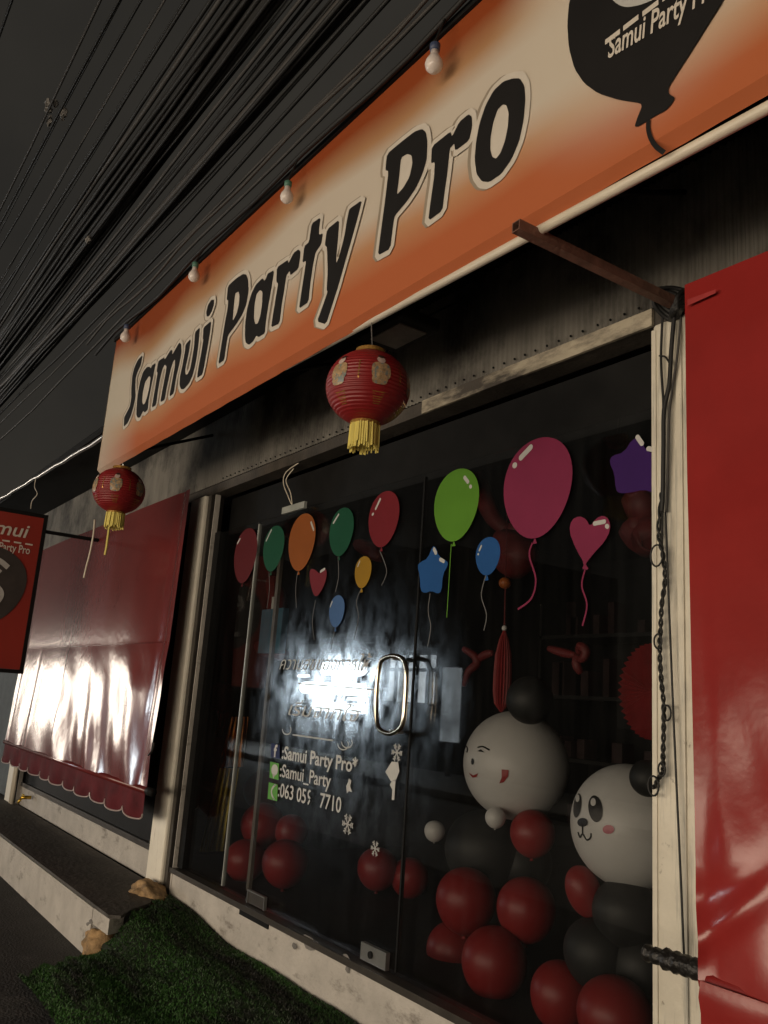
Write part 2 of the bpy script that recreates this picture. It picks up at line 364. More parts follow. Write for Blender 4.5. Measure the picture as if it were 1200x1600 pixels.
m = MB(); m.box(-13.85, -13.75, -9.37, -9.28, 0.1, 0.798); m.build('stand', M_black, t)
MB().box(-60, 12, -9.9, -7.2, 0.0, 0.12).build('far_pavement', mat('pavement_concrete', (0.50, 0.50, 0.48), 0.7, var=0.3, scale=2, bump=0.3), kind='structure')

# ------------------------------------------------------------------ party shop building
XL, XR = -16.0, 3.2
t = bld = thing('shop_building', 'dark single storey shop with white posts and corrugated fascia', 'building', (-3.4, 0, 0))
# corrugated fascia
m = MB(); pitch = 0.027
nn = int((XR-XL)/pitch*4)
vs = []
for i in range(nn+1):
    x = XL+(XR-XL)*i/nn; y = -0.03+0.0065*math.sin(2*PI*x/pitch)
    vs += [(x, y, 2.80), (x, y, 3.27)]
m.add(vs, [(2*i, 2*i+2, 2*i+3, 2*i+1) for i in range(nn)])
m.build('corrugated_fascia', M_corr, t, smooth=True)
MB().box(XL, XR, -0.53, 0.3, 3.275, 3.33).build('canopy', M_black, t)
MB().box(XL, XR, -0.045, 0.06, 2.725, 2.785).build('header_beam', mat('dark_header', (0.06, 0.05, 0.04), 0.6, var=0.5, scale=6, bump=0.2), t)  # dark colour holds both grime and the shade on the left length
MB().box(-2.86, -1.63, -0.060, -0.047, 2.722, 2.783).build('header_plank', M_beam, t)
MB().box(-5.13, -1.60, 0.10, 0.15, 2.47, 2.722).build('transom', M_black, t)
# nail heads along the fascia foot
m = MB()
for i in range(60):
    x = -5.0+i*0.06+random.uniform(-.006, .006); m.sphere((x, -0.04, 2.815), 0.005, n=6, m=4)
m.build('fascia_rivet', M_black, t)['kind'] = 'stuff'
M_bright = dirt_shade(mat('brightened_white_paint', (0.86, 0.82, 0.71), 0.4, var=0.08, scale=6, bump=0.1), (0.30, 0.26, 0.20), 0.62, 0.80, 6, (4, 3, 0.5))  # brighter copy of the post paint, making up for weak light at left
def post(x0, x1, name='post'):
    m = MB(); m.box(x0, x1, -0.075, 0.06, 0.235, 2.722); o = m.build(name, M_bright, t)
    bv = o.modifiers.new('b', 'BEVEL'); bv.width = 0.012; bv.segments = 2
    MB().box(x1+0.002, x1+0.05, -0.050, 0.04, 0.24, 2.722).build('post_trim', M_alu, o); MB().box(x1+0.075, x1+0.081, -0.035, 0.0, 0.24, 2.722).build('post_trim', M_base, o); MB().box(x0-0.028, x0-0.003, -0.045, 0.04, 0.25, 2.722).build('post_trim', M_concr, o)
    return o
post(-5.41, -5.17)
m = MB(); m.box(-1.628, -0.9, -0.06, 0.06, 0.18, 2.722); pr = m.build('post', M_post, t); bv = pr.modifiers.new('b', 'BEVEL'); bv.width = 0.012; bv.segments = 2
m = MB(); m.box(-1.535, -1.515, -0.066, -0.058, 0.25, 2.7); m.build('post_moulding', M_post, pr)
m = MB(); m.box(-1.628, -1.612, -0.064, -0.058, 0.25, 2.70); m.build('post_moulding', M_post, pr)
post(-9.40, -9.18)
MB().box(-5.12, -5.01, -0.01, 0.05, 0.42, 2.468).build('door_frame', M_black, t)
# foot wall under the glass and in the left bay
m = MB(); m.box(-5.16, -1.0, -0.03, 0.05, 0.0, 0.385); o = m.build('foot_wall', M_base, t)
c = MB()
for (px, py, a, b) in ((483, 1473, 16, 10), (495, 1476, 6, 5), (460, 1478, 5, 5), (543, 1515, 5, 5), (580, 1524, 9, 6), (540, 1495, 6, 5)):
    P = at(px, py, -0.034); k = mpp(P)
    L = [P + X*(a*k*1.6*math.cos(q)*random.uniform(.7, 1.2)) + Z*(b*k*math.sin(q)*random.uniform(.7, 1.2)) for q in [2*PI*i/9 for i in range(9)]]
    c = MB().flat([L]); c.build('paint_chip', M_concr, o)
c = MB(); A, B = at(376, 1410, -0.034), at(420, 1440, -0.034); c.box(A.x, B.x, -0.037, -0.031, B.z-0.035, A.z-0.005); c.build('dark_notch', M_black, o)  # black plate painted in for the dark inside of a notch
MB().box(-9.18, -5.43, 0.0, 0.06, 0.26, 0.43).build('foot_wall', M_base, t)
MB().box(-5.14, -1.0, -0.045, 0.05, 0.387, 0.415).build('door_track', M_alu, t)
MB().box(-9.18, -5.43, 0.02, 0.05, 0.432, 2.722).build('left_bay_glazing', M_black, t)
MB().box(-9.18, -5.43, -0.01, 0.018, 0.432, 0.47).build('window_rail', M_alu, t)
# shell of the room
MB().box(-5.6, 3.0, 0.052, 4.2, 0.30, 0.384).build('shop_floor', M_dark, t)
MB().box(-5.6, 3.0, 4.2, 4.3, 0.3, 3.2).build('back_wall', M_dark, t)
MB().box(-5.7, -5.6, 0.06, 4.2, 0.3, 3.2).build('side_wall', M_dark, t); MB().box(3.0, 3.1, 0.06, 4.2, 0.3, 3.2).build('side_wall', M_dark, t)
MB().box(-5.6, 3.0, 0.06, 4.2, 2.95, 3.0).build('ceiling', M_dark, t)
MB().box(XL, -5.71, 0.3, 4.2, 0.0, 3.2).build('neighbour_wall', M_dark, t)
MB().box(XL, -9.42, 0.0, 0.28, 0.0, 2.722).build('side_bay_wall', mat('blue_grey_wall', (0.10, 0.12, 0.13), 0.8, var=0.25), t)
MB().box(-9.18, -5.43, -0.012, 0.015, 2.60, 2.722).build('bay_lintel', mat('blue_grey_wall', (0.10, 0.12, 0.13)), t)
# rough tan cement round the foot of the left post
m = MB(); cP = Vector((-5.16, -0.14, 0.255))
def lump(m, c, rx, ry, rz, n=18, q=12, amp=0.18, seed=0):
    rnd = random.Random(seed); ph = [(rnd.uniform(1, 6), rnd.uniform(1, 6), rnd.uniform(0, 6)) for _ in range(7)]
    def fn(u, v):
        a = 2*PI*u; tt = -PI/2+PI*v; d = Vector((math.cos(tt)*math.cos(a), math.cos(tt)*math.sin(a), math.sin(tt)))
        k = 1+amp*sum(math.sin(p[0]*d.x*2+p[2])*math.sin(p[1]*d.z*2+p[2]+d.y*3) for p in ph)/3
        return Vector(c)+Vector((d.x*rx*k, d.y*ry*k, d.z*rz*k))
    m.grid(n*2, q*2, fn)
lump(m, cP, 0.17, 0.09, 0.085, seed=3); m.build('post_footing', M_tan, t, smooth=True)

# terrace in front of the left bay
t = thing('terrace', 'low whitewashed terrace with broken corner left of the grass ramp', 'terrace', (-9, -0.3, 0))
def prism(m, poly, z0, z1):
    n = len(poly); vs = [(x, y, z0) for x, y in poly]+[(x, y, z1) for x, y in poly]
    return m.add(vs, [tuple(range(n-1, -1, -1)), tuple(range(n, 2*n))]+[(i, (i+1) % n, (i+1) % n+n, i+n) for i in range(n)])
m = prism(MB(), [(-16, -0.52), (-4.98, -0.52), (-5.02, -0.30), (-5.16, -0.05), (-5.20, -0.02), (-16, -0.02)], 0.0, 0.25); m.build('riser', M_base, t)
prism(MB(), [(-16, -0.515), (-4.74, -0.515), (-4.70, -0.46), (-4.80, -0.38), (-4.92, -0.22), (-5.10, -0.12), (-5.17, -0.035), (-16, -0.005)], 0.252, 0.268).build('terrace_top', M_terr, t)
m = prism(MB(), [(-4.978, -0.518), (-4.72, -0.512), (-4.76, -0.42), (-5.00, -0.32)], 0.172, 0.25); m.build('broken_slab', M_base, t)
m = MB(); lump(m, (-4.99, -0.46, 0.15), 0.11, 0.06, 0.07, amp=0.25, seed=12); m.build('torn_cement', M_concr, t, smooth=True)
m = MB(); lump(m, (-4.93, -0.47, 0.07), 0.13, 0.09, 0.095, amp=0.12, seed=8); m.build('broken_end', M_tan, t, smooth=True)

# ------------------------------------------------------------------ glass front with its stickers
t = gf_ = thing('glass_front', 'frameless glass shop door and panes covered in balloon stickers', 'glass door', (-3.2, 0, 0.41))
for x0, x1 in ((-5.008, -4.50), (-4.488, -2.90), (-2.888, -1.60)):
    MB().box(x0, x1, 0.010, 0.020, 0.417, 2.468).build('glass_pane', M_glass, t)
M_edge = mat('glass_edge', (0.34, 0.36, 0.34), 0.25, var=0.2)
m = MB(); m.box(-4.499, -4.489, 0.004, 0.024, 0.43, 2.45); m.build('pane_edge', M_edge, t)
m = MB(); m.box(-2.899, -2.889, 0.006, 0.022, 0.43, 2.45); m.build('pane_edge', M_black, t)
# handle: rounded-rectangle loop standing off the door
hp = [(592, 1045), (597, 1031), (612, 1025), (627, 1028), (634, 1040), (635, 1060), (633, 1100), (630, 1128), (623, 1140), (609, 1146), (595, 1141), (589, 1128), (588, 1090), (590, 1060)]
L = [at(px, py, -0.055) for px, py in hp]
L = curve(L + [L[0]], 4)
h = MB().tube(L, 0.0105, 10, caps=False).build('handle', M_chrome, t, smooth=True)
for px, py in ((612, 1028), (609, 1143)):
    P = at(px, py, -0.055); MB().tube([P, P+Y*0.066], 0.008, 8).build('handle_mount', M_steel, h)
# lock patch, hinge patch, top clip
A, B = at(568, 1471, 0), at(606, 1507, 0)
o = MB().box(A.x, B.x, -0.012, 0.008, 0.425, 0.49).build('lock_patch', M_steel, t)
P = at(580, 1487, -0.012); m = MB(); m.tube([(P.x, -0.012, 0.458), (P.x, -0.02, 0.458)], 0.014, 14); m.build('lock_cylinder', M_black, o)
A, B = at(390, 1388, 0), at(416, 1410, 0)
m = MB(); k = 0.004
m.box(A.x, B.x, -0.012, 0.004, 0.475, 0.481); m.box(B.x-0.006, B.x, -0.012, 0.004, 0.418, 0.475); m.box(A.x, A.x+0.006, -0.012, 0.004, 0.418, 0.475)
o = m.build('hinge_patch', M_steel, t); MB().box(A.x+0.007, B.x-0.007, -0.008, 0.004, 0.42, 0.474).build('hinge_plate', M_alu, o)
A, B = at(446, 770, 0), at(478, 790, 0)
MB().box(A.x, B.x, -0.012, 0.006, 2.462, 2.50).build('top_patch', M_edge, t)

def S(hexc, nm): return mat('sticker_'+nm, hexc, 0.6, var=0.10, scale=5, spec=0.12)
COLS = dict(darkred=S((0.091, 0.010, 0.012), 'dark_red'), teal=S((0.009, 0.064, 0.033), 'teal'), orange=S((0.234, 0.069, 0.014), 'orange'),
            red=S((0.146, 0.013, 0.019), 'red'), heart=S((0.146, 0.019, 0.028), 'heart_red'), yellow=S((0.278, 0.157, 0.015), 'yellow'), sky=S((0.058, 0.124, 0.278), 'sky_blue'),
            blue=S((0.015, 0.075, 0.234), 'blue'), lime=S((0.086, 0.223, 0.022), 'lime'), pink=S((0.190, 0.022, 0.061), 'pink'), purple=S((0.036, 0.010, 0.091), 'purple'),
            string=S((0.113, 0.113, 0.113), 'string'))
YS = -0.0005+0.004          # sticker plane, just off the outer face of the glass
def YP(px, py, dy=0.0): return at(px, py, YS-dy)
def string(parent, pts, m, wd=0.006):
    L = curve([YP(*p) for p in pts], 6); MB().ribbon(L, wd, Y).build('string', m, parent)
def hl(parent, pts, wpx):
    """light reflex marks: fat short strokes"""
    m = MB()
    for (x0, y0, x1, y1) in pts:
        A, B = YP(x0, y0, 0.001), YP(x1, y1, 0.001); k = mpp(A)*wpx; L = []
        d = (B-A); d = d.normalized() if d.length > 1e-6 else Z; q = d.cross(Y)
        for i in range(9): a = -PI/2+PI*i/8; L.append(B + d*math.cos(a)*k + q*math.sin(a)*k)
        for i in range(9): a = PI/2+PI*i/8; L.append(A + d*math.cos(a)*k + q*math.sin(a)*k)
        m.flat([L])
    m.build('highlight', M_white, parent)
def oval(px, py, hw, hh, colour, label, hls=(), knot=True, st=None, tip=0.12):
    C = YP(px, py); e = 0.01
    def pj(P): v = P-CAM; d = v.dot(fwd); return Vector((600+FPX*v.dot(RT)/d, 800-FPX*v.dot(UP)/d))
    gx = (pj(C+X*e)-pj(C))/e; gz = (pj(C+Z*e)-pj(C))/e
    # hw^2 = (rx gx.x)^2+(rz gz.x)^2 ; hh^2 = (rx gx.y)^2+(rz gz.y)^2
    a, b, c_, d = gx.x**2, gz.x**2, gx.y**2, gz.y**2; D = a*d-b*c_
    rx = math.sqrt(max(1e-5, (hw*hw*d-b*hh*hh)/D)); rz = math.sqrt(max(1e-5, (a*hh*hh-c_*hw*hw)/D))
    L = []
    for i in range(48):
        q = 2*PI*i/48; s = math.sin(q); L.append(C + X*(rx*math.cos(q)*(1+tip*s)) + Z*(rz*s))
    m = MB().flat([L])
    if knot:
        K = C-Z*rz; m.flat([[K+Z*0.004, K+X*0.012-Z*0.020, K-X*0.012-Z*0.020]])
    o = m.build('balloon_sticker', COLS[colour], t); o['label'] = label
    if hls: hl(o, hls, max(1.2, hw*0.09))
    if st: string(o, st, COLS['string'] if colour not in ('pink', 'lime') else COLS[colour], 0.008 if colour == 'pink' else 0.005)
    return o
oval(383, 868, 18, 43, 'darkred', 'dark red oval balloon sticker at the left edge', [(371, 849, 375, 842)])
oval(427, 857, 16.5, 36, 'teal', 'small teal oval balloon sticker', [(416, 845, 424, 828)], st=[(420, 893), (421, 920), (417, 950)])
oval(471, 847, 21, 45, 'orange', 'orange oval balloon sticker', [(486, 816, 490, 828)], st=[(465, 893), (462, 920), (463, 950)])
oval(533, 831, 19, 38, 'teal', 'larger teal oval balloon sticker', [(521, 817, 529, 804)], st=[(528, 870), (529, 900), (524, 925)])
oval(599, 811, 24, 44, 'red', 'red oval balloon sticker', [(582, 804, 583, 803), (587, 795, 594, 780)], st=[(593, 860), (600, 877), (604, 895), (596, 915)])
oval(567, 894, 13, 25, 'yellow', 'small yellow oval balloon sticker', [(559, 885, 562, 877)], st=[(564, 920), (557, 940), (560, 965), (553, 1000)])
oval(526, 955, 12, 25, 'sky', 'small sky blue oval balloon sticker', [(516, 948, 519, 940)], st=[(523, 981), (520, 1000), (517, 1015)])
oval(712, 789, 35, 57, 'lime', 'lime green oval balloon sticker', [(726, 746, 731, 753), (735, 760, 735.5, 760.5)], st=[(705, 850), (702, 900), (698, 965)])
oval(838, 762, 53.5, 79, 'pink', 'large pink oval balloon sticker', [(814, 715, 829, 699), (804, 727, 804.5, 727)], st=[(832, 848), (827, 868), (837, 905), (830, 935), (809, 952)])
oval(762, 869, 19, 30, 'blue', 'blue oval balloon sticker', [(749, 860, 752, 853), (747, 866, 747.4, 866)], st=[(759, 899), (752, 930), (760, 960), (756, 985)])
def shape(pts, colour, label, hls, st=None, it=2, wd=2.4):
    L = smooth_loop([YP(*p) for p in pts], 0.25, it)
    o = MB().flat([L]).build('balloon_sticker', COLS[colour], t); o['label'] = label
    hl(o, hls, wd)
    if st: string(o, st, COLS['string'] if colour != 'pink' else COLS['pink'], 0.007 if colour == 'pink' else 0.005)
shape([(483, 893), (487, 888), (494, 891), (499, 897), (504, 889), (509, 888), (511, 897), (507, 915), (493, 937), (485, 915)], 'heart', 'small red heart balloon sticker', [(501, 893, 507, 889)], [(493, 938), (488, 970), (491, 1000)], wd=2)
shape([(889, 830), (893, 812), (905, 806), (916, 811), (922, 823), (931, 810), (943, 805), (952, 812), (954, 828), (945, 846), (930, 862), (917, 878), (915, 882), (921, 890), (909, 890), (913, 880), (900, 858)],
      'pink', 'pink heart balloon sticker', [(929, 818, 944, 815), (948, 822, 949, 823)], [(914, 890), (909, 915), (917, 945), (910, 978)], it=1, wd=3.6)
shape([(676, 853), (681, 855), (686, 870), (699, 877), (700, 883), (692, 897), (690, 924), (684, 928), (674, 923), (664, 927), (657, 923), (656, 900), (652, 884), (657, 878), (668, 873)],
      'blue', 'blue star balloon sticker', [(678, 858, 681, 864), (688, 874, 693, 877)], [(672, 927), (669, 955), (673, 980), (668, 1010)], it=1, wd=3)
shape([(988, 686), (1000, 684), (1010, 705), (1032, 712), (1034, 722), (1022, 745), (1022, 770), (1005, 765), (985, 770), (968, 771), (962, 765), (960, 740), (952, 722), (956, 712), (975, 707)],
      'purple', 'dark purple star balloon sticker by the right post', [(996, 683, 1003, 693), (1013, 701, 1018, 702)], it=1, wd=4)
# lettering on the door
def gtext(name, body, p0, p1, cap, mtl, bold=0.0, dy=0.001, label=None):
    A, B = YP(*p0, dy), YP(*p1, dy); wdt = B.x-A.x
    if body == '7710': A.z = YP(434, 1244, dy).z
    zc = A.z
    o = text(body, A, X, Z, cap, wdt, bold).build(name, mtl, t)
    if label: o['label'] = label
    return o
k = mpp(YP(480, 1200))
gtext('name_lettering', ':Samui Party Pro*', (440, 1185), (558, 1205), 0.062, M_white, 0.02)
gtext('handle_lettering', ':Samui_Party', (437, 1213), (516, 1232), 0.062, M_white, 0.012)
gtext('phone_lettering', ':063 05', (434, 1244), (477, 1257), 0.066, M_white, 0.012)
gtext('phone_lettering', '7710', (499, 1262), (532, 1272), 0.066, M_white, 0.012)
A = YP(479, 1259, 0.001); pm = text('9', A, X, Z, 0.066, 0.034, 0.02); A0 = YP(434, 1244, 0.001)
zd = A0.z-A.z
pm.v = [v+Z*zd for v in pm.v]; pm.f = [f for f in pm.f if sum(pm.v[i].x for i in f)/len(f) < A.x+0.022]
pm.build('peeling_digit', M_white, t)
M_lineg = S((0.10, 0.30, 0.06), 'icon_green'); M_fbb = S((0.02, 0.03, 0.09), 'icon_navy')
def icon(pts, m, label):
    o = MB().flat([[YP(*p) for p in pts]]).build('contact_icon', m, t); o['label'] = label; return o
o = icon([(424, 1161), (437, 1164), (437, 1186), (423, 1183)], M_fbb, 'dark blue square icon with white letter f')
A = YP(427, 1182, 0.002); text('f', A, X, Z, 0.060, 0.035, 0.03).build('icon_letter', M_white, o)
o = icon([(422, 1190), (436, 1193), (435, 1219), (421, 1215)], M_lineg, 'green square icon with white chat bubble')
C = YP(429, 1203, 0.002); L = [C+X*0.035*math.cos(q)+Z*0.028*math.sin(q) for q in [2*PI*i/20 for i in range(20)]]
m = MB().flat([L]); m.flat([[C-X*0.018-Z*0.022, C+X*0.010-Z*0.024, C-X*0.006-Z*0.045]]); m.build('chat_bubble', M_white, o)
o = icon([(420, 1222), (434, 1226), (433, 1252), (418, 1248)], M_lineg, 'green square icon with white telephone receiver')
C = YP(427, 1237, 0.002); m = MB(); L = [C + X*(-0.020+0.036*(q*q)) + Z*(0.036*q) for q in [-1+2*i/10 for i in range(11)]]
m.ribbon(L, 0.012, Y); m.flat([[L[0]-X*0.008, L[0]+X*0.014, L[1]+X*0.012, L[1]-X*0.006]]); m.flat([[L[-1]-X*0.008, L[-1]+X*0.014, L[-2]+X*0.012, L[-2]-X*0.006]]); m.build('receiver', M_white, o)
A, B = YP(437, 1040, 0.001), YP(580, 1040, 0.001)
text('ความสุขของการให้', Vector((A.x, A.y, at(437, 1046).z)), X, Z, 0.066, B.x-A.x, -0.004, 0.3).build('greeting_lettering', M_white, t)
A, B = YP(450, 1118, 0.001), YP(560, 1125, 0.001)
text('เริ่มจากใจ', Vector((A.x, A.y, at(450, 1117).z)), X, Z, 0.066, B.x-A.x, -0.004, 0.3).build('greeting_lettering', M_white, t)
m = MB()
for a, b in (((466, 1068), (590, 1078)), ((457, 1148), (520, 1157))):
    m.ribbon([YP(*a), YP(*b)], 0.006, Y)
for cx, cy in ((448, 1140), (542, 1160), (536, 1163)):
    L = []
    for i in range(14):
        q = PI+PI*i/13*1.2; C = YP(cx, cy); L.append(C+X*0.045*math.cos(q)+Z*0.024*math.sin(q))
    m.ribbon(L, 0.005, Y)
m.build('scroll_ornament', M_white, t)
def flake(px, py, r, label=None):
    m = MB(); C = YP(px, py)
    for i in range(6):
        a = PI*i/3; d = X*math.cos(a)+Z*math.sin(a); q = X*math.cos(a+PI/2)+Z*math.sin(a+PI/2)
        m.ribbon([C, C+d*r], r*0.16, Y)
        for f in (0.5, 0.78):
            for sgn in (1, -1): m.ribbon([C+d*r*f, C+d*r*(f+0.25)+q*sgn*r*0.25], r*0.12, Y)
    m.build('snowflake_sticker', M_white, t)
flake(620, 1176, 0.036); flake(543, 1288, 0.042); flake(586, 1326, 0.030)
m = MB()
m.flat([[YP(*p) for p in ((612, 1190), (622, 1191), (624, 1205), (619, 1218), (611, 1221), (602, 1206))]])
m.flat([[YP(*p) for p in ((612, 1221), (618, 1219), (617, 1232), (616, 1250), (612, 1250), (613, 1234), (609, 1226))]])
m.build('dancer_sticker', M_white, t)
m = MB(); m.flat([[YP(*p) for p in ((545, 1216), (549, 1220), (547, 1228), (550, 1238), (545, 1236), (542, 1240), (541, 1228), (544, 1222))]]); m.build('figure_sticker', M_white, t)

# ------------------------------------------------------------------ big sign
YF = -0.70; SX0, SX1, SZ0, SZ1 = -5.52, 1.9, 2.822, 3.735
t = sgn = thing('shop_sign', 'long orange and cream shop sign with black lettering Samui Party Pro', 'sign', (-1.8, YF, 2.8))
def sign_mat():
    m = bpy.data.materials.new('airbrushed_banner'); m.use_nodes = True; n, N, p = nodes_of(m); p.inputs['Roughness'].default_value = 0.5; p.inputs['Specular IOR Level'].default_value = 0.25
    tc = N.new('ShaderNodeTexCoord'); sp = N.new('ShaderNodeSeparateXYZ'); n.links.new(tc.outputs['Object'], sp.inputs[0])
    no = N.new('ShaderNodeTexNoise'); no.inputs['Scale'].default_value = 0.9; no.inputs['Detail'].default_value = 1.0; n.links.new(tc.outputs['Object'], no.inputs['Vector'])
    mr = N.new('ShaderNodeMapRange'); mr.inputs[3].default_value = -0.16; mr.inputs[4].default_value = 0.16; n.links.new(no.outputs[0], mr.inputs[0])
    v = N.new('ShaderNodeMapRange'); v.inputs[1].default_value = SZ0-2.8; v.inputs[2].default_value = SZ1-2.8; v.clamp = False; n.links.new(sp.outputs[2], v.inputs[0])
    ad = N.new('ShaderNodeMath'); n.links.new(v.outputs[0], ad.inputs[0]); n.links.new(mr.outputs[0], ad.inputs[1])
    r = N.new('ShaderNodeValToRGB'); cr = r.color_ramp; O1 = (0.25, 0.052, 0.013); O2 = (0.43, 0.120, 0.046); CR = (0.55, 0.485, 0.405)
    cr.elements[0].position = 0.0; cr.elements[0].color = (*O2, 1); cr.elements[1].position = 1.0; cr.elements[1].color = (*O1, 1)
    for pos, c in ((0.10, O2), (0.24, (0.48, 0.25, 0.13)), (0.38, CR), (0.66, CR), (0.78, (0.40, 0.22, 0.11)), (0.92, O1)):
        e = cr.elements.new(pos); e.color = (*c, 1)
    n.links.new(ad.outputs[0], r.inputs[0])
    # pale end of the banner at the left
    ex = N.new('ShaderNodeMapRange'); ex.inputs[1].default_value = SX0+1.8+0.05; ex.inputs[2].default_value = SX0+1.8+0.75; ex.inputs[3].default_value = 0.75; ex.inputs[4].default_value = 0; n.links.new(sp.outputs[0], ex.inputs[0])
    lz = N.new('ShaderNodeMapRange'); lz.inputs[1].default_value = 0.95; lz.inputs[2].default_value = 0.6; n.links.new(ad.outputs[0], lz.inputs[0])
    mu = N.new('ShaderNodeMath'); mu.operation = 'MULTIPLY'; n.links.new(ex.outputs[0], mu.inputs[0]); n.links.new(lz.outputs[0], mu.inputs[1])
    mx = N.new('ShaderNodeMix'); mx.data_type = 'RGBA'; n.links.new(mu.outputs[0], mx.inputs[0]); n.links.new(r.outputs[0], mx.inputs[6]); mx.inputs[7].default_value = (0.52, 0.48, 0.40, 1)
    # pale glow printed round the emblem at the right
    vm = N.new('ShaderNodeVectorMath'); vm.operation = 'DISTANCE'; n.links.new(tc.outputs['Object'], vm.inputs[0]); vm.inputs[1].default_value = (0.62, 0, 0.62)
    g1 = N.new('ShaderNodeMapRange'); g1.inputs[1].default_value = 0.25; g1.inputs[2].default_value = 0.62; g1.inputs[3].default_value = 0.85; g1.inputs[4].default_value = 0; g1.interpolation_type = 'SMOOTHSTEP'; n.links.new(vm.outputs['Value'], g1.inputs[0])
    mx2 = N.new('ShaderNodeMix'); mx2.data_type = 'RGBA'; n.links.new(g1.outputs[0], mx2.inputs[0]); n.links.new(mx.outputs[2], mx2.inputs[6]); mx2.inputs[7].default_value = (0.57, 0.505, 0.415, 1)
    n.links.new(mx2.outputs[2], p.inputs['Base Color'])
    return m
M_sign = sign_mat()
m = MB()
def face_pt(u, v):
    x = SX0+(SX1-SX0)*u; z = SZ0+(SZ1-SZ0)*v
    return Vector((x, YF+0.004*abs(math.sin(x*2.1))*math.sin(v*PI), z))
m.grid(80, 8, face_pt)
# folded lip under the face and returns at top and end
m.grid(80, 1, lambda u, v: Vector((SX0+(SX1-SX0)*u, YF+0.030*(1-v), SZ0-0.026*(1-v)-0.0015*(1-v)*math.sin(u*160))))
m.add([(SX0, YF, SZ0), (SX0, YF, SZ1), (SX0, YF+0.05, SZ1), (SX0, YF+0.05, SZ0)], [(0, 1, 2, 3)])
m.build('banner', M_sign, t, smooth=False)
MB().box(SX0+0.004, SX1, YF+0.034, YF+0.075, SZ0+0.05, SZ1-0.005).build('backing_frame', M_black, t)
MB().box(SX0-0.02, SX1, YF-0.012, YF+0.08, SZ1+0.002, SZ1+0.03).build('top_rail', M_black, t)
for x in (-5.2, -3.4, -1.5, 0.6):
    MB().tube([(x, YF+0.07, 3.6), (x, -0.05, 3.32)], 0.012, 6).build('bracket', M_black, t); MB().tube([(x, YF+0.07, 2.89), (x, -0.06, 3.15)], 0.010, 6).build('bracket', M_black, t)
def sp(px, py):
    P = at(px, py, YF); return Vector((P.x, P.z))
def glyphset(zx, zy, sc, glyphs): return [[[sp(zx+a/sc, zy+b/sc) for a, b in loop] for loop in gl] for gl in glyphs]
G1 = glyphset(180, 460, 7.275, [
 [[(318,690),(300,800),(255,900),(238,960),(235,1060),(238,1170),(215,1280),(185,1380),(150,1460),(105,1508),(108,1400),(140,1340),(175,1270),(190,1180),(190,1060),(200,930),(225,830),(265,745)]],
 [[(468,780),(440,930),(410,1080),(385,1220),(378,1310),(345,1345),(325,1325),(290,1400),(262,1405),(247,1370),(250,1270),(265,1120),(290,990),(325,880),(370,825),(400,825),(412,845),(425,810)],
  [(392,930),(410,945),(395,1060),(370,1170),(345,1240),(325,1255),(312,1225),(320,1120),(345,1000)]],
 [[(500,760),(565,715),(570,745),(640,630),(658,640),(655,690),(735,548),(758,570),(762,660),(740,780),(700,950),(672,1130),(622,1165),(650,1010),(685,820),(688,740),(670,760),(640,850),(620,940),(590,1080),(570,1200),(520,1228),(545,1080),(580,900),(592,820),(570,800),(545,850),(520,950),(495,1090),(472,1260),(422,1292),(450,1130),(475,980),(490,890),(478,880),(490,800)]],
 [[(868,505),(850,640),(820,780),(803,860),(808,915),(830,910),(860,850),(880,740),(905,590),(915,430),(972,375),(960,520),(940,680),(920,800),(890,920),(850,1010),(790,1080),(755,1078),(738,1030),(745,930),(775,790),(800,650),(808,570)]],
 [[(1103,300),(1080,480),(1050,650),(1020,820),(998,915),(937,955),(955,830),(985,670),(1010,520),(1003,500),(1012,380)]],
 [[(1130,60),(1133,110),(1105,200),(1075,250),(1050,255),(1042,210),(1060,130),(1095,70)]]])
G2 = glyphset(330, 310, 4.8, [
 [[(130,660),(195,600),(245,568),(270,575),(283,620),(285,700),(270,790),(240,870),(190,950),(130,1030),(115,1120),(102,1215),(58,1245),(80,1110),(105,950),(128,830),(134,765),(122,765)],
  [(185,715),(210,700),(218,730),(213,800),(195,870),(165,925),(172,830)]],
 [[(478,540),(460,660),(435,800),(415,930),(407,1015),(360,1043),(345,1030),(320,1075),(290,1100),(265,1085),(258,1040),(260,940),(275,830),(305,720),(340,650),(390,600),(405,620),(415,605),(430,565)],
  [(370,690),(390,700),(388,790),(375,880),(355,940),(335,945),(325,900),(330,800),(345,720)]],
 [[(498,520),(582,462),(585,490),(625,410),(660,385),(675,400),(672,450),(660,530),(600,580),(595,545),(570,580),(555,680),(535,800),(518,940),(455,970),(470,870),(495,720),(508,640),(495,630)]],
 [[(760,190),(827,145),(815,235),(815,275),(845,265),(830,350),(790,405),(770,500),(750,640),(735,780),(665,830),(680,720),(705,560),(718,470),(690,485),(705,360),(740,330)]],
 [[(875,235),(968,160),(958,300),(945,430),(945,490),(965,440),(1000,310),(1035,110),(1045,80),(1138,15),(1110,130),(1060,310),(1005,500),(960,660),(915,800),(868,947),(800,925),(850,790),(880,700),(872,690),(880,560),(875,370),(858,352)]]])
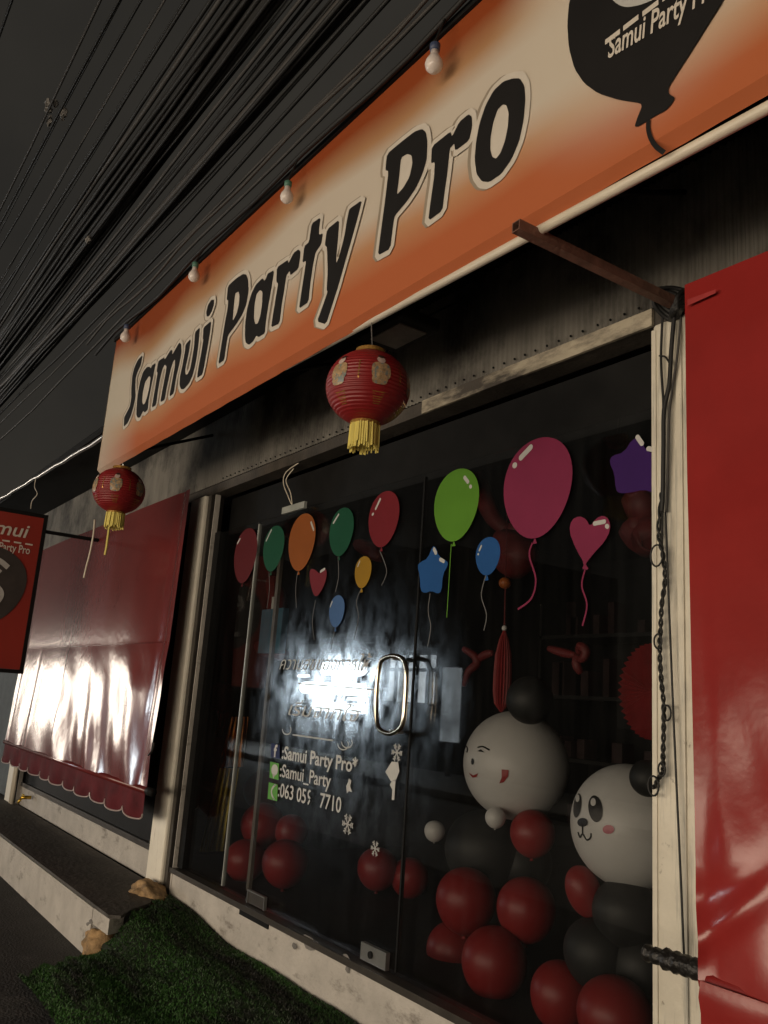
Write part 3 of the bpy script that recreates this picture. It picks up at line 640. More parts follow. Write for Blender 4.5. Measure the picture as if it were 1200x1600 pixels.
G3 = glyphset(570, 100, 4.286, [
 [[(155,605),(250,525),(340,455),(390,438),(415,460),(425,530),(420,640),(395,730),(350,830),(290,920),(205,1020),(195,1080),(175,1240),(93,1285),(110,1150),(140,930),(165,720),(143,715)],
  [(248,630),(290,605),(320,615),(325,670),(305,760),(265,830),(220,880),(235,760)]],
 [[(455,555),(580,455),(590,490),(640,390),(700,340),(722,355),(725,420),(705,515),(612,585),(605,535),(575,570),(560,720),(540,860),(525,985),(430,1055),(450,900),(470,760),(475,660),(450,668)]],
 [[(1000,100),(1045,100),(1075,150),(1082,240),(1070,380),(1040,520),(990,640),(920,740),(840,795),(790,790),(755,740),(742,640),(752,520),(775,400),(815,280),(870,180),(935,120)],
  [(930,275),(955,280),(970,330),(965,420),(945,520),(915,600),(885,638),(860,625),(847,580),(848,500),(865,400),(895,310)]]])
def on_sign(l, dy): return [Vector((p[0], YF-dy, p[1])) for p in l]
for nm, G in (('Samui', G1), ('Party', G2), ('Pro', G3)):
    a, b, c = MB(), MB(), MB(); dz = 0
    for gi, gl in enumerate(G):
        loops = [smooth_loop(l, 0.14, 1) for l in gl]
        a.flat([on_sign(l, 0.0042) for l in loops])
        b.flat([on_sign(offset2(loops[0], 0.021), 0.0026+0.0002*gi)] + [])
        c.flat([[p+Vector((-0.015, 0, 0.005)) for p in on_sign(offset2(loops[0], 0.023), 0.0012+0.0002*gi)]])
    o = a.build('word_lettering', M_ink, t); o['label'] = 'large black word '+nm
    b.build('letter_outline', M_cream, o); c.build('letter_shadow_print', M_shadowprint, o)
# balloon emblem
def E(a, b, dy=0.003): P = at(860+a/4, b/4, YF-dy); return P
L = [E(*p) for p in ((118,0),(105,150),(115,300),(150,430),(210,520),(300,585),(430,625),(565,645),(570,670),(545,730),(525,790),(545,792),(610,752),(660,720),(720,690),(760,645),(778,610),(740,585),(735,550),(790,460),(880,320),(980,160),(1080,0),(1150,-180),(1140,-350),(1020,-450),(800,-480),(560,-420),(330,-300),(190,-150))]
em = MB().flat([smooth_loop(L, 0.16, 1)]).build('balloon_emblem', M_ink, t)
MB().ribbon(curve([E(*p, 0.0042) for p in ((612,750),(610,800),(625,860),(660,915),(712,955))], 5), 0.012, Y).build('emblem_string', M_ink, em)
L = [E(*p, 0.0055) for p in ((380,-6),(430,34),(480,46),(560,32),(640,0),(760,-70),(830,-170),(800,-260),(650,-300),(480,-240),(520,-170),(640,-200),(700,-180),(640,-110),(500,-70),(400,-60))]
MB().flat([smooth_loop(L, 0.2, 2)]).build('emblem_letter', M_white, em)
m = MB()
for a, b in (((342,265),(435,195)), ((455,178),(550,105)), ((575,88),(675,12)), ((700,-5),(800,-80))):
    MB().ribbon([E(*a, 0.005), E(*b, 0.005)], 0.016, Y).build('emblem_dash', M_cream, em)
A, B = E(360, 365, 0.0055), E(830, 90, 0.0055)
U = (B-A); wd = U.length; U.normalize(); V = Vector((0, 0, 1))
text('Samui Party Pro', A, U, V, 0.066, wd*1.42, 0.015, 0.15).build('emblem_lettering', M_cream, em)

# ------------------------------------------------------------------ string of bulbs over the sign
cabpts = [Vector((x, YF-0.035+0.01*math.sin(x*5), SZ1+0.018+0.012*math.sin(x*3.1))) for x in [SX0-0.4+i*0.25 for i in range(31)]]
own(MB().tube(cabpts, 0.011, 6), 'bulb_cable', M_cable, 'thick black cable running along the top edge of the sign', 'cable', cabpts[0], smooth=True)
conpts = [p+Vector((0, -0.07, 0.055)) for p in cabpts]
own(MB().tube(conpts, 0.008, 6), 'conduit', M_cablegrey, 'grey conduit just above the top edge of the sign', 'cable', conpts[0], smooth=True)
M_sock = [mat('socket_blue', (0.05, 0.07, 0.14), 0.5), mat('socket_green', (0.08, 0.20, 0.15), 0.5)]
def bulb(px, py, d_px, label, sm):
    P = at(px, py, YF-0.07); r = d_px/2*mpp(P)
    b = thing('light_bulb', label, 'light bulb', P, group='bulbs along the top of the sign')
    prof = [(0.001, -r), (r*0.5, -r*0.87), (r*0.87, -r*0.5), (r, 0), (r*0.92, r*0.42), (r*0.68, r*0.85), (r*0.48, r*1.25), (r*0.44, r*1.7), (0.001, r*1.7)]
    MB().lathe(P, prof, 20).build('glass_globe', M_bulb, b, smooth=True)
    MB().lathe(P, [(0.001, r*1.72), (r*0.55, r*1.72), (r*0.58, r*2.5), (r*0.35, r*2.7), (0.001, r*2.7)], 14).build('socket', sm, b, smooth=True)
    top = Vector((P.x, YF-0.035, SZ1+0.02))
    MB().tube([P+Z*r*2.6, P+Z*r*3.0, top], 0.004, 6).build('lead', M_cable, b)
bulb(678, 101, 29, 'unlit white bulb over the word Pro', M_sock[0])
bulb(448, 308, 21, 'unlit white bulb above the word Party', M_sock[1])
bulb(303, 432, 18, 'unlit white bulb above the end of the word Samui', M_sock[1])
bulb(196, 527, 16, 'unlit white bulb at the left top corner of the sign', M_sock[0])

# ------------------------------------------------------------------ lanterns
def lantern(px, py, wpx, label, turn, long_tassel, Yp=-0.66):
    C = at(px, py, Yp); R = wpx/2*mpp(C); H = R*0.86
    t = thing('paper_lantern', label, 'lantern', C, group='red lanterns under the sign')
    prof = []
    for i in range(145):
        a = -1.22+2.44*i/144; k = R*math.cos(a)*(1+0.011*math.cos(i*2*PI/6)); prof.append((k, H*math.sin(a)/math.sin(1.22)))
    gl = MB().lathe(C, prof, 40).build('globe', M_lantern, t, smooth=True)
    r0 = R*math.cos(1.22)
    MB().lathe(C, [(0.001, H+0.001), (r0*1.05, H+0.001), (r0*1.05, H+R*0.10), (0.001, H+R*0.10)], 24).build('top_cap', M_gold, t)
    bc = MB().lathe(C, [(0.001, -H-0.001), (r0*1.06, -H-0.001), (r0*1.06, -H-R*0.07), (0.001, -H-R*0.07)], 24).build('bottom_cap', M_gold, t)
    m = MB(); n = 80
    for k in range(n):
        a = 2*PI*k/n+random.uniform(-.03, .03); l = R*random.uniform(0.48, 0.66); q = r0*random.uniform(0.85, 1.02); s = random.uniform(-.05, .05)
        p = C+Vector((q*math.cos(a), q*math.sin(a), -H-R*0.05)); e = C+Vector((q*math.cos(a+s)*1.05, q*math.sin(a+s)*1.05, -H-R*0.05-l))
        m.tube([p, e], R*0.022, 4)
    if long_tassel:
        p = C+Vector((0.2*r0, -0.6*r0, -H-R*0.5)); m.tube([p, p+Vector((0.004, 0, -R*0.95)), p+Vector((-0.004, 0, -R*1.25))], R*0.05, 5)
    m.build('tassel', M_tassel, bc)
    MB().tube([C+Z*(H+R*0.08), C+Z*(H+R*0.22)+X*0.006, Vector((C.x, YF+0.03, SZ0-0.01)), Vector((C.x, YF+0.03, SZ0+0.02))], 0.0022, 5).build('hanging_wire', M_steel, t)
    # printed gold figures and marks wrapped on the globe
    def sph(lo, la, k=1.012):
        a = la; return C+Vector((R*k*math.cos(a)*math.cos(lo), R*k*math.cos(a)*math.sin(lo), H*k*math.sin(a)/math.sin(1.22)))
    M_face = mat('printed_skin', (0.55, 0.42, 0.38), 0.5, var=0.2, scale=50); M_robe = dirt_shade(mat('printed_robe', (0.42, 0.28, 0.15), 0.4, var=0.5, scale=70), (0.16, 0.20, 0.20), 0.52, 0.58, 60)
    M_hat = mat('printed_hat', (0.03, 0.015, 0.01), 0.5)
    cam_lo = math.atan2(CAM.y-C.y, CAM.x-C.x)
    for j in range(6):
        lo = cam_lo+turn+j*PI/3
        if math.cos(lo-cam_lo) < -0.1: continue
        def patch(cx, cy, sx, sy, n=14, sq=2.0, k=1.012):
            L = []
            for i in range(n):
                q = 2*PI*i/n; c_, s_ = math.cos(q), math.sin(q)
                L.append(sph(lo+cx+sx*math.copysign(abs(c_)**(2/sq), c_), cy+sy*math.copysign(abs(s_)**(2/sq), s_), k))
            cc = sph(lo+cx, cy, k+0.006); b = MB(); b.add([cc]+L, [(0, i+1, (i+1) % n+1) for i in range(n)]); return b
        rb = patch(0, 0.10, 0.23, 0.24, 18, 3.2, 1.014); rb.add(*[(lambda p: (p.v, p.f))(patch(0.12, 0.20, 0.10, 0.07, 12, 2, 1.017))][0])
        rb.add(*(lambda p: (p.v, p.f))(patch(-0.02, -0.13, 0.19, 0.13, 12, 3, 1.016)))
        rbo = rb.build('printed_figure', M_robe, gl)
        hd = patch(0.0, 0.42, 0.11, 0.11, 12, 2, 1.022); hd.v and hd.build('printed_face', M_face, gl)
        patch(0.01, 0.53, 0.09, 0.05, 12, 2, 1.026).build('printed_hat', M_hat, gl)
        # gold mark column between the figures and gold cloud band below
        m = MB()
        for i in range(7):
            la = 0.36-0.075*i; a = lo+PI/6; m.flat([[sph(a-.018, la), sph(a+.018, la), sph(a+.022, la-.045), sph(a-.014, la-.05)]])
        for i in range(6):
            la = -0.42-0.06*i; wv = 0.16-0.012*i; m.flat([[sph(lo-wv, la), sph(lo-wv*0.3, la-0.015), sph(lo+wv, la), sph(lo+wv, la-.028), sph(lo-wv, la-.028)]])
        m.build('gold_mark', M_gold, gl)
    return t
lantern(575, 607, 131, 'large red Chinese lantern with gold figures hanging mid sign', 0.28, False)
lantern(186, 767, 79, 'smaller looking red lantern under the left end of the sign', 0.9, True)

# ------------------------------------------------------------------ floodlight under the sign
C = at(622, 517, -0.42)
t = thing('floodlight', 'small black floodlight facing down behind the large lantern', 'floodlight', C)
m = MB(); m.box(C.x-0.15, C.x+0.15, C.y-0.10, C.y+0.10, C.z-0.02, C.z+0.03); o = m.build('housing', M_black, t); bv = o.modifiers.new('b', 'BEVEL'); bv.width = 0.012; bv.segments = 2
MB().box(C.x-0.10, C.x+0.10, C.y-0.065, C.y+0.065, C.z-0.026, C.z-0.0205).build('front_glass', mat('flood_glass', (0.20, 0.18, 0.16), 0.15, var=0.3), t)
MB().tube([C+Z*0.03+X*0.12, C+Z*0.2+X*0.12, C+Z*0.33+Y*0.15+X*0.12], 0.008, 6).build('bracket', M_black, t)
MB().tube(curve([C+Z*0.02-X*0.15, C+Vector((-0.22, 0.05, -0.05)), C+Vector((-0.20, 0.2, 0.15)), C+Vector((-0.1, 0.38, 0.3))], 6), 0.005, 6).build('lead', M_cable, t)

# ------------------------------------------------------------------ pipes
A, B = at(1054, 474, -0.064), at(806, 353, -0.745)
d = (B-A).normalized()
def sq_tube(A, B, a):
    d = (B-A).normalized(); u = d.cross(Z).normalized(); v = u.cross(d); m = MB(); vs = []
    for P in (A, B):
        for k in (a, a*0.82):
            vs += [P+u*k+v*k, P-u*k+v*k, P-u*k-v*k, P+u*k-v*k]
    fs = []
    for i in range(4):
        j = (i+1) % 4; fs += [(i, j, j+8, i+8), (i+4, i+12, j+12, j+4), (8+i, 8+j, 12+j, 12+i), (i, i+4, j+4, j)]
    return m.add(vs, fs)
own(sq_tube(A, B, 0.0155), 'steel_arm', M_rust, 'rusty brown square steel arm from right post to sign bottom', 'pipe', A)
m = MB(); P = at(1048, 472, -0.09)
for i in range(9):
    L = [P+Vector((0.045*math.cos(q+i), 0.030*math.sin(q*2+i*1.7), 0.05*math.sin(q+i*0.6))) for q in [2*PI*k/12 for k in range(13)]]
    m.tube(curve(L, 3), 0.007, 6, caps=False)
own(m, 'cable_knot', M_cable, 'knot of black cable wound on top of the right post', 'cable', P, smooth=True)
A, B = at(735, 418, -0.662), at(1200, 168, -0.662); d = (B-A).normalized()
own(MB().tube([A-d*1.2, B+d*1.4], 0.0145, 14), 'white_pipe', M_pvc, 'long cream white pipe running under the right half of the sign', 'pipe', A, smooth=True)
# bright metal rail left of the sign
A, B = at(0, 780, -0.555), at(157, 686, -0.555); d = (B-A).normalized()
ts = [i/26 for i in range(27)]
own(MB().tube([A-d*3+(B+d*0.3-A+d*3)*q+Z*0.006*math.sin(q*60) for q in ts], 0.016, 8), 'metal_rail', M_steel, 'shiny metal rail on the canopy edge left of the sign', 'rail', A, smooth=True)
def strip(pts, Yp, r, m, name, label, cat, grp=None):
    L = curve([at(px, py, Yp) for px, py in pts], 6); return own(MB().tube(L, r, 5), name, m, label, cat, L[0], grp, smooth=True)
strip([(57, 744), (54, 760), (58, 772), (50, 783), (48, 795)], -0.55, 0.004, M_pvc, 'wire_hook', 'bent pale wire hook hanging from the metal rail', 'hook')
strip([(148, 812), (146, 835), (141, 862), (135, 885), (131, 903)], -0.60, 0.007, M_pvc, 'plastic_strap', 'thin white plastic strap dangling before the left tarpaulin', 'strap')
strip([(467, 723), (447, 738), (443, 755), (450, 775), (456, 788), (454, 770), (447, 750), (459, 732)], -0.03, 0.003, M_pvc, 'wire_loop', 'loop of thin white wire hanging from the header over the door', 'wire')
# cables up to the knot on the right post and down it
strip([(1036, 484), (1033, 560), (1037, 640), (1036, 740), (1034, 860)], -0.075, 0.0045, M_cable, 'post_cable', 'straight black cable on the left edge of the right post', 'cable')
strip([(1054, 490), (1049, 550), (1046, 600), (1038, 640), (1037, 700), (1036, 770), (1034, 800)], -0.082, 0.0075, M_cable, 'post_cable', 'thick curved black cable crossing the upper right post', 'cable')
strip([(1064, 495), (1058, 560), (1050, 610), (1046, 650), (1044, 720), (1041, 800)], -0.076, 0.004, M_cablegrey, 'post_cable', 'thin grey cable at the tarpaulin side of the right post', 'cable')
strip([(1030, 556), (1040, 558), (1047, 572), (1045, 590)], -0.078, 0.003, M_cable, 'wire_hook', 'small curl of black wire on the upper right post', 'wire')
strip([(1040, 800), (1043, 880), (1046, 960), (1050, 1060), (1056, 1200), (1062, 1330), (1069, 1494)], -0.085, 0.0035, M_cable, 'tie_cord', 'long straight black cord down the right post to the roller', 'cord')
# twisted string of fairy lights
def twist(P0, pxs, Yp, r, turns, lab):
    L = curve([at(px, py, Yp) for px, py in pxs], 14); m = MB(); n = len(L)
    for s in (0, PI):
        pts = []
        for i, p in enumerate(L):
            a = turns*2*PI*i/n+s; pts.append(p+X*(r*1.05*math.cos(a))+Y*(r*1.05*math.sin(a)))
        m.tube(pts, r, 6)
    for (cx, cy, rr) in ((1026, 868, 0.022), (1028, 1002, 0.014), (1042, 1114, 0.014), (1034, 1202, 0.012), (1021, 1228, 0.018)):
        C = at(cx, cy, Yp-0.01); pts = [C+X*(rr*math.cos(q))+Z*(rr*1.5*math.sin(q)) for q in [2*PI*i/16 for i in range(17)]]
        m.tube(pts, r*0.8, 5, caps=False)
    return own(m, 'fairy_light_cord', M_cable, lab, 'cord', L[0], smooth=True)
twist(None, [(1034, 770), (1029, 830), (1036, 868), (1039, 905), (1034, 945), (1032, 985), (1031, 1020), (1033, 1060), (1037, 1100), (1037, 1140), (1036, 1180), (1036, 1205), (1030, 1215), (1021, 1232)], -0.082, 0.0038, 17, 'twisted black fairy light cord with loops down the right post')

# ------------------------------------------------------------------ tarpaulins
def tarp_mat(name, col, rough):
    m = mat(name, col, rough, var=0.16, scale=2.5, spec=0.5, bump=0.05, bscale=18)
    return dirt_shade(m, tuple(c*0.55+0.02 for c in col), 0.58, 0.80, 3.5, (1, 1, 0.5))
M_tarpL = tarp_mat('maroon_vinyl', (0.15, 0.022, 0.022), 0.16)
p_ = nodes_of(M_tarpL)[2]; p_.inputs['Coat Weight'].default_value = 0.22; p_.inputs['Coat Roughness'].default_value = 0.45
M_tarpR = tarp_mat('red_vinyl', (0.27, 0.022, 0.020), 0.22)
X0, X1, Z0, Z1 = -8.97, -5.14, 0.86, 2.735
t = thing('tarpaulin', 'maroon roll-down vinyl tarpaulin with scalloped hem left of the post', 'tarpaulin', (-7, -0.2, 0.86))
def tl(u, v):
    x = X0+(X1-X0)*u; z = Z0+(Z1-Z0)*v; lw = max(0.0, 1-v/0.47)**0.8
    y = -0.20-0.030*lw-0.02*(1-v)
    cx = 0.82; fan = (u-0.30)/(0.45+0.55*v+0.15)          # folds that run down and fan out
    y += 0.010*lw*math.sin(34*(u+0.30*v*(u-0.15))+1.6*math.sin(5*u)+0.8*math.sin(17*v))*(0.35+0.65*(u > 0.42))
    y += 0.0035*lw*math.sin(71*(u+0.22*v)+2*math.sin(9*u))*(0.15+0.85*min(1, max(0, (u-0.35)*4)))
    y += 0.006*lw*math.exp(-((u-0.17-0.02*v)/0.012)**2) - 0.005*lw*math.exp(-((u-0.20-0.02*v)/0.01)**2)
    y += 0.0035*math.sin(u*13+v*1.5)*(1-lw)*v
    y += 0.010*math.exp(-((u-0.965)/0.014)**2)+0.006*math.exp(-((u-0.02)/0.015)**2)
    return Vector((x, y, z))
MB().grid(220, 90, tl).build('sheet', M_tarpL, t, smooth=True)
m = MB(); m.tube([tl(u/40, 0.47)+Y*-0.002 for u in range(41)], 0.004, 6); m.build('seam', M_tarpL, t, smooth=True)
m = MB(); m.tube([(X0-0.05, -0.235, Z0-0.01), (X1+0.02, -0.235, Z0-0.01)], 0.022, 12); rl = m.build('roller', M_tarpL, t, smooth=True)
m = MB(); m.tube([(X1+0.022, -0.235, Z0-0.01), (X1+0.10, -0.235, Z0-0.01)], 0.025, 12); m.build('roller_end', M_black, rl, smooth=True)
NS = 11
def vl(u, v):
    x = X0+(X1-X0)*u; sc = abs(math.sin(PI*u*NS)); bot = Z0-0.145-0.045*math.sqrt(sc)
    return Vector((x, -0.245-0.012*math.sin(u*NS*2*PI)*(1-v)-0.008*math.sin(u*31)*(1-v), bot+(Z0-0.03-bot)*v))
va = MB().grid(220, 8, vl).build('valance', mat('maroon_cloth', (0.10, 0.010, 0.014), 0.75, var=0.4, scale=7, spec=0.15), t, smooth=True)
m = MB(); m.tube([vl(i/220, 0)-Y*0.003 for i in range(221)], 0.005, 5); m.build('hem_piping', mat('pale_piping', (0.45, 0.36, 0.34), 0.3), va, smooth=True)
strip([(241, 1160), (238, 1172), (232, 1180)], -0.26, 0.006, M_cable, 'tie_cord', 'short black tie at the right edge of the maroon tarpaulin', 'cord')
# right-hand tarpaulin
X0r, X1r, Z0r, Z1r = -1.405, 1.8, 0.885, 2.73
t = thing('tarpaulin', 'bright red roll-down vinyl tarpaulin right of the post', 'tarpaulin', (0, -0.2, 0.88))
def trp(u, v):
    x = X0r+(X1r-X0r)*u; z = Z0r+(Z1r-Z0r)*v; s = (x-X0r); lw = max(0.0, 1-v/0.5)
    q = max(0.0, 2.25-z); y = -0.20-0.105*q*min(1.0, q*4)
    y += 0.007*lw*math.sin(9*s-16*v*1.6+1)*min(1, s*6) + 0.006*lw*math.sin(23*s+18*v)
    y -= 0.02*math.exp(-((v*1.85-0.08-s*0.85)/0.035)**2)*math.exp(-s*2.2)
    y += 0.012*math.exp(-((v*1.85-0.16-s*0.5)/0.04)**2)*math.exp(-s*2)
    y += 0.006*math.exp(-((s-0.035)/0.02)**2)*(1-v)
    y += 0.003*math.sin(v*7+s*2)*v
    return Vector((x+(-0.2-y)*0.80, y, z))
MB().grid(160, 90, trp).build('sheet', M_tarpR, t, smooth=True)
m = MB(); m.tube([(X0r+0.11, -0.312, Z0r-0.002), (X1r, -0.312, Z0r-0.002)], 0.026, 12); rl = m.build('roller', M_tarpR, t, smooth=True)
pA, pB = at(1010, 1496, -0.25), at(1087, 1508, -0.25)
rp = []
for i in range(18):
    q = i/17; rp.append(0.019+0.003*math.sin(i*2.3)+(0.005 if q > 0.3 else 0))
m = MB(); m.tube([(X0r-0.055+0.17*i/17, -0.312, Z0r+0.012) for i in range(18)], rp, 12); m.build('roller_end', mat('black_tape', (0.012, 0.011, 0.010), 0.4, bump=0.6, bscale=50), rl, smooth=True)
def vr(u, v):
    x = X0r+0.015+(X1r-X0r)*u; return Vector((x+0.110, -0.350-0.012*math.sin(u*40)*(1-v)-0.010*math.exp(-((v-0.9)/0.06)**2), Z0r-0.27+(0.272)*v))
MB().grid(120, 8, vr).build('valance', M_tarpR, t, smooth=True)
m = MB(); A, B = at(1074, 468, -0.215), at(1118, 452, -0.215); m.flat([[A, B, B-Z*0.012, A-Z*0.02]]); m.build('tape_patch', mat('clear_tape', (0.36, 0.05, 0.05), 0.2), t)

# ------------------------------------------------------------------ projecting sign at the far left
PXs = -7.0
def pj(px, py, dx=0.0): return atx(px, py, PXs+dx)
y1, z1, z0 = -0.655, 2.712, 1.52; y0 = y1-0.78
t = thing('projecting_sign', 'red projecting sign with white lettering and dark balloon emblem', 'sign', (PXs, (y0+y1)/2, z0))
M_redp = mat('red_panel', (0.30, 0.035, 0.025), 0.3, var=0.12, scale=2)
MB().box(PXs-0.04, PXs, y0, y1, z0, z1).build('panel', M_redp, t)
m = MB(); k = 0.03
m.box(PXs-0.05, PXs+0.006, y1+0.001, y1+k, z0-k, z1+k); m.box(PXs-0.05, PXs+0.006, y0-k, y0-0.001, z0-k, z1+k)
m.box(PXs-0.05, PXs+0.006, y0, y1, z1+0.001, z1+k); m.box(PXs-0.05, PXs+0.006, y0, y1, z0-k, z0-0.001)
m.build('frame', M_black, t)
A = pj(44, 841, 0.004); wdt = 0.40
text('Samui', Vector((PXs+0.004, A.y-wdt, A.z)), Y, Z, 0.105, wdt, 0.012, 0.2).build('name_lettering', M_cream, t)
A = pj(46, 866, 0.004); wdt = 0.39
text('Samui Party Pro', Vector((PXs+0.004, A.y-wdt, A.z)), Y, Z, 0.062, wdt, 0.012).build('name_lettering', M_cream, t)
m = MB(); A = pj(52, 852, 0.004)
for i in range(8): yy = A.y-0.06-i*0.085; MB().box(PXs+0.001, PXs+0.004, yy, yy+0.055, A.z-0.004, A.z+0.008).build('dash', M_cream, t)
P = pj(40, 917, 0.004); k = mpp(P); C = Vector((PXs+0.005, y1-0.36, P.z)); Rr = (pj(40, 917).y-C.y)
L = []
for i in range(40):
    q = 2*PI*i/40; s = math.sin(q); L.append(C+Y*(Rr*math.cos(q)*(1+0.10*s))+Z*(0.285*s*(1.0 if s > 0 else 1.15)))
em = MB().flat([L]).build('balloon_emblem', mat('charcoal_print', (0.05, 0.045, 0.042), 0.4), t)
m = MB()
SS = [(0.62, 0.52), (0.25, 0.72), (-0.25, 0.62), (-0.42, 0.32), (-0.15, 0.08), (0.30, -0.05), (0.55, -0.30), (0.42, -0.62), (0.05, -0.78), (-0.40, -0.70)]
for kx, wd in ((1.0, 0.040), (0.70, 0.030)):
    m.ribbon(curve([C+X*0.004+Y*(a*Rr*0.82*kx+0.0)+Z*(b*0.25*(0.72+0.28*kx) if kx == 1 else b*0.165) for a, b in SS], 6), wd, X)
m.build('emblem_letter', M_white, em)
MB().tube([(PXs-0.02, y1+0.03, z1-0.1), (PXs-0.02, 0.0, z1-0.1)], 0.015, 6).build('bracket', M_black, t)
# brass tap at the far left post
P = at(38, 1246, -0.08); t = thing('brass_tap', 'small brass tap on the far left post under the tarpaulin', 'tap', P)
MB().tube([P+Y*0.06, P-Y*0.03], 0.016, 10).build('body', mat('brass', (0.60, 0.38, 0.05), 0.3, 0.8), t, smooth=True)
MB().tube([P-Y*0.02, P-Y*0.05-Z*0.05], 0.012, 8).build('spout', MATS['brass'], t, smooth=True)
MB().box(P.x-0.03, P.x+0.03, P.y-0.02, P.y-0.008, P.z+0.018, P.z+0.028).build('lever', mat('yellow_lever', (0.7, 0.5, 0.03), 0.4), t)
m = MB()
for dx in (0.0, 0.06): m.tube([(-9.10+dx, -0.08, 0.27), (-9.10+dx, -0.08, 1.2)], 0.016, 8)
own(m, 'water_pipe', M_pvc, 'pair of thin cream water pipes at the far left post', 'pipe', (-9.1, -0.08, 0.27), smooth=True)

# ------------------------------------------------------------------ balloons and decorations inside the shop
def balloon(px, py, r_px, Yd, m, label, el=1.0, grp='balloons in the shop window', tilt=0.0, name='balloon', cat='balloon'):
    C = at(px, py, Yd); R = r_px*mpp(C)
    rot = Matrix.Rotation(tilt, 3, fwd)
    b = MB().sphere(C, R, R, R*el, n=36, m=24, squash=0.06, rot=rot)
    b.lathe(C+rot @ Vector((0, 0, -R*el*1.0)), [(0.001, 0.004), (R*0.06, -R*0.04), (R*0.10, -R*0.10), (0.001, -R*0.10)], 10)
    return own(b, name, m, label, cat, C, grp, smooth=True), C, R
B = balloon
B(728, 1408, 47, 0.40, M_redbal, 'red balloon at the upper left of the red cluster', 1.05)
B(822, 1422, 46, 0.45, M_redbal, 'red balloon at the upper right of the red cluster', 1.05)
B(708, 1487, 42, 0.50, M_redbal, 'red balloon low at the far left of the red cluster', 1.05)
B(772, 1505, 51, 0.32, M_redbal, 'largest red balloon at the front of the red cluster', 1.05)
B(832, 1303, 35, 0.42, M_redbal, 'red balloon tucked under the winking white balloon head', 1.02)
B(912, 1393, 27, 0.30, M_redbal, 'tilted oval red balloon under the panda head', 1.45, tilt=-0.35)
B(875, 1556, 46, 0.28, M_redbal, 'left of the two red balloons at the bottom by the post', 1.1)
B(960, 1588, 58, 0.22, M_redbal, 'right of the two red balloons at the bottom by the post', 1.0)
B(757, 1330, 62, 0.62, M_blkbal, 'black balloon left below the winking white head')
B(812, 1350, 50, 0.75, M_blkbal, 'black balloon behind the red one under the winking head')
B(978, 1428, 52, 0.36, M_blkbal, 'upper black balloon below the panda head')
B(935, 1490, 54, 0.33, M_blkbal, 'left lower black balloon below the panda head')
B(1003, 1510, 52, 0.40, M_blkbal, 'right lower black balloon beside the post')
B(679, 1299, 16, 0.35, M_whtbal, 'small white balloon floating at the left')
B(774, 1278, 16, 0.30, M_whtbal, 'small white balloon at the chin of the winking head')
B(346, 1090, 24, 0.35, M_blkbal, 'small black balloon at the left of the door')
for px, py, r, Yd, lab in ((383, 1345, 32, 0.30, 'dim red balloon at the lower left corner of the door'), (445, 1350, 36, 0.36, 'dim red balloon right in the left floor heap'),
                           (410, 1290, 34, 0.50, 'dim red balloon in the middle of the left heap'), (455, 1300, 26, 0.62, 'dim red balloon at the right top of the left heap'), (410, 1235, 30, 0.70, 'dim red balloon topmost in the left heap'),
                           (590, 1358, 32, 0.85, 'dim red balloon on the floor left of the lock'), (640, 1372, 30, 1.0, 'dim red balloon on the floor above the lock')):
    B(px, py, r, Yd, M_redbal, lab)

def ray_sphere(px, py, C, R):
    d = ray(px, py).normalized(); oc = CAM-C; b = oc.dot(d); c = oc.dot(oc)-R*R; D = b*b-c
    if D < 0: D = 0
    return CAM+d*(-b-math.sqrt(D))
def decal(parent, name, C, R, pts, m, k=1.012):
    L = [C+(ray_sphere(px, py, C, R)-C)*k for px, py in pts]
    cc = sum(L, Vector((0, 0, 0)))/len(L); cc = C+(cc-C).normalized()*R*(k+0.004)
    b = MB(); n = len(L); b.add([cc]+L, [(0, i+1, (i+1) % n+1) for i in range(n)]); return b.build(name, m, parent)
def ell(cx, cy, a, b, tilt=0.0, n=20):
    return [(cx+a*math.cos(q)*math.cos(tilt)-b*math.sin(q)*math.sin(tilt), cy+a*math.cos(q)*math.sin(tilt)+b*math.sin(q)*math.cos(tilt)) for q in [2*PI*i/n for i in range(n)]]
def line(parent, name, C, R, pts, m, r):
    L = curve([C+(ray_sphere(px, py, C, R)-C)*1.008 for px, py in pts], 5); return MB().tube(L, r, 5).build(name, m, parent)
M_cheek = mat('pink_print', (0.55, 0.16, 0.20), 0.4)
M_redprint = mat('red_print', (0.35, 0.03, 0.03), 0.4)
# panda head
C = at(984, 1290, 0.42); R = 91*mpp(C); t = thing('panda_balloon', 'white panda face balloon partly behind the right post', 'balloon', C)
MB().sphere(C, R, R, R*1.02, n=48, m=32).build('head', M_whtbal, t, smooth=True)
decal(t, 'eye', C, R, ell(931, 1264, 11, 21, -0.12), M_ink); decal(t, 'eye', C, R, ell(903, 1259, 6, 19, 0.12), M_ink)
decal(t, 'eye_shine', C, R, ell(928, 1254, 4, 6), M_whtbal, 1.022); decal(t, 'eye_shine', C, R, ell(904, 1248, 3, 6), M_whtbal, 1.022)
decal(t, 'nose', C, R, ell(911, 1285, 8, 7), M_ink); decal(t, 'cheek', C, R, ell(951, 1296, 9, 7), M_cheek)
line(t, 'mouth', C, R, [(911, 1290), (911, 1303)], M_ink, 0.003); line(t, 'mouth', C, R, [(904, 1300), (907, 1308), (911, 1303), (917, 1312), (923, 1309), (924, 1302)], M_ink, 0.003)
P = at(1012, 1216, 0.18); MB().sphere(P, 28*mpp(P), n=28, m=18).build('ear', M_blkbal, t, smooth=True)
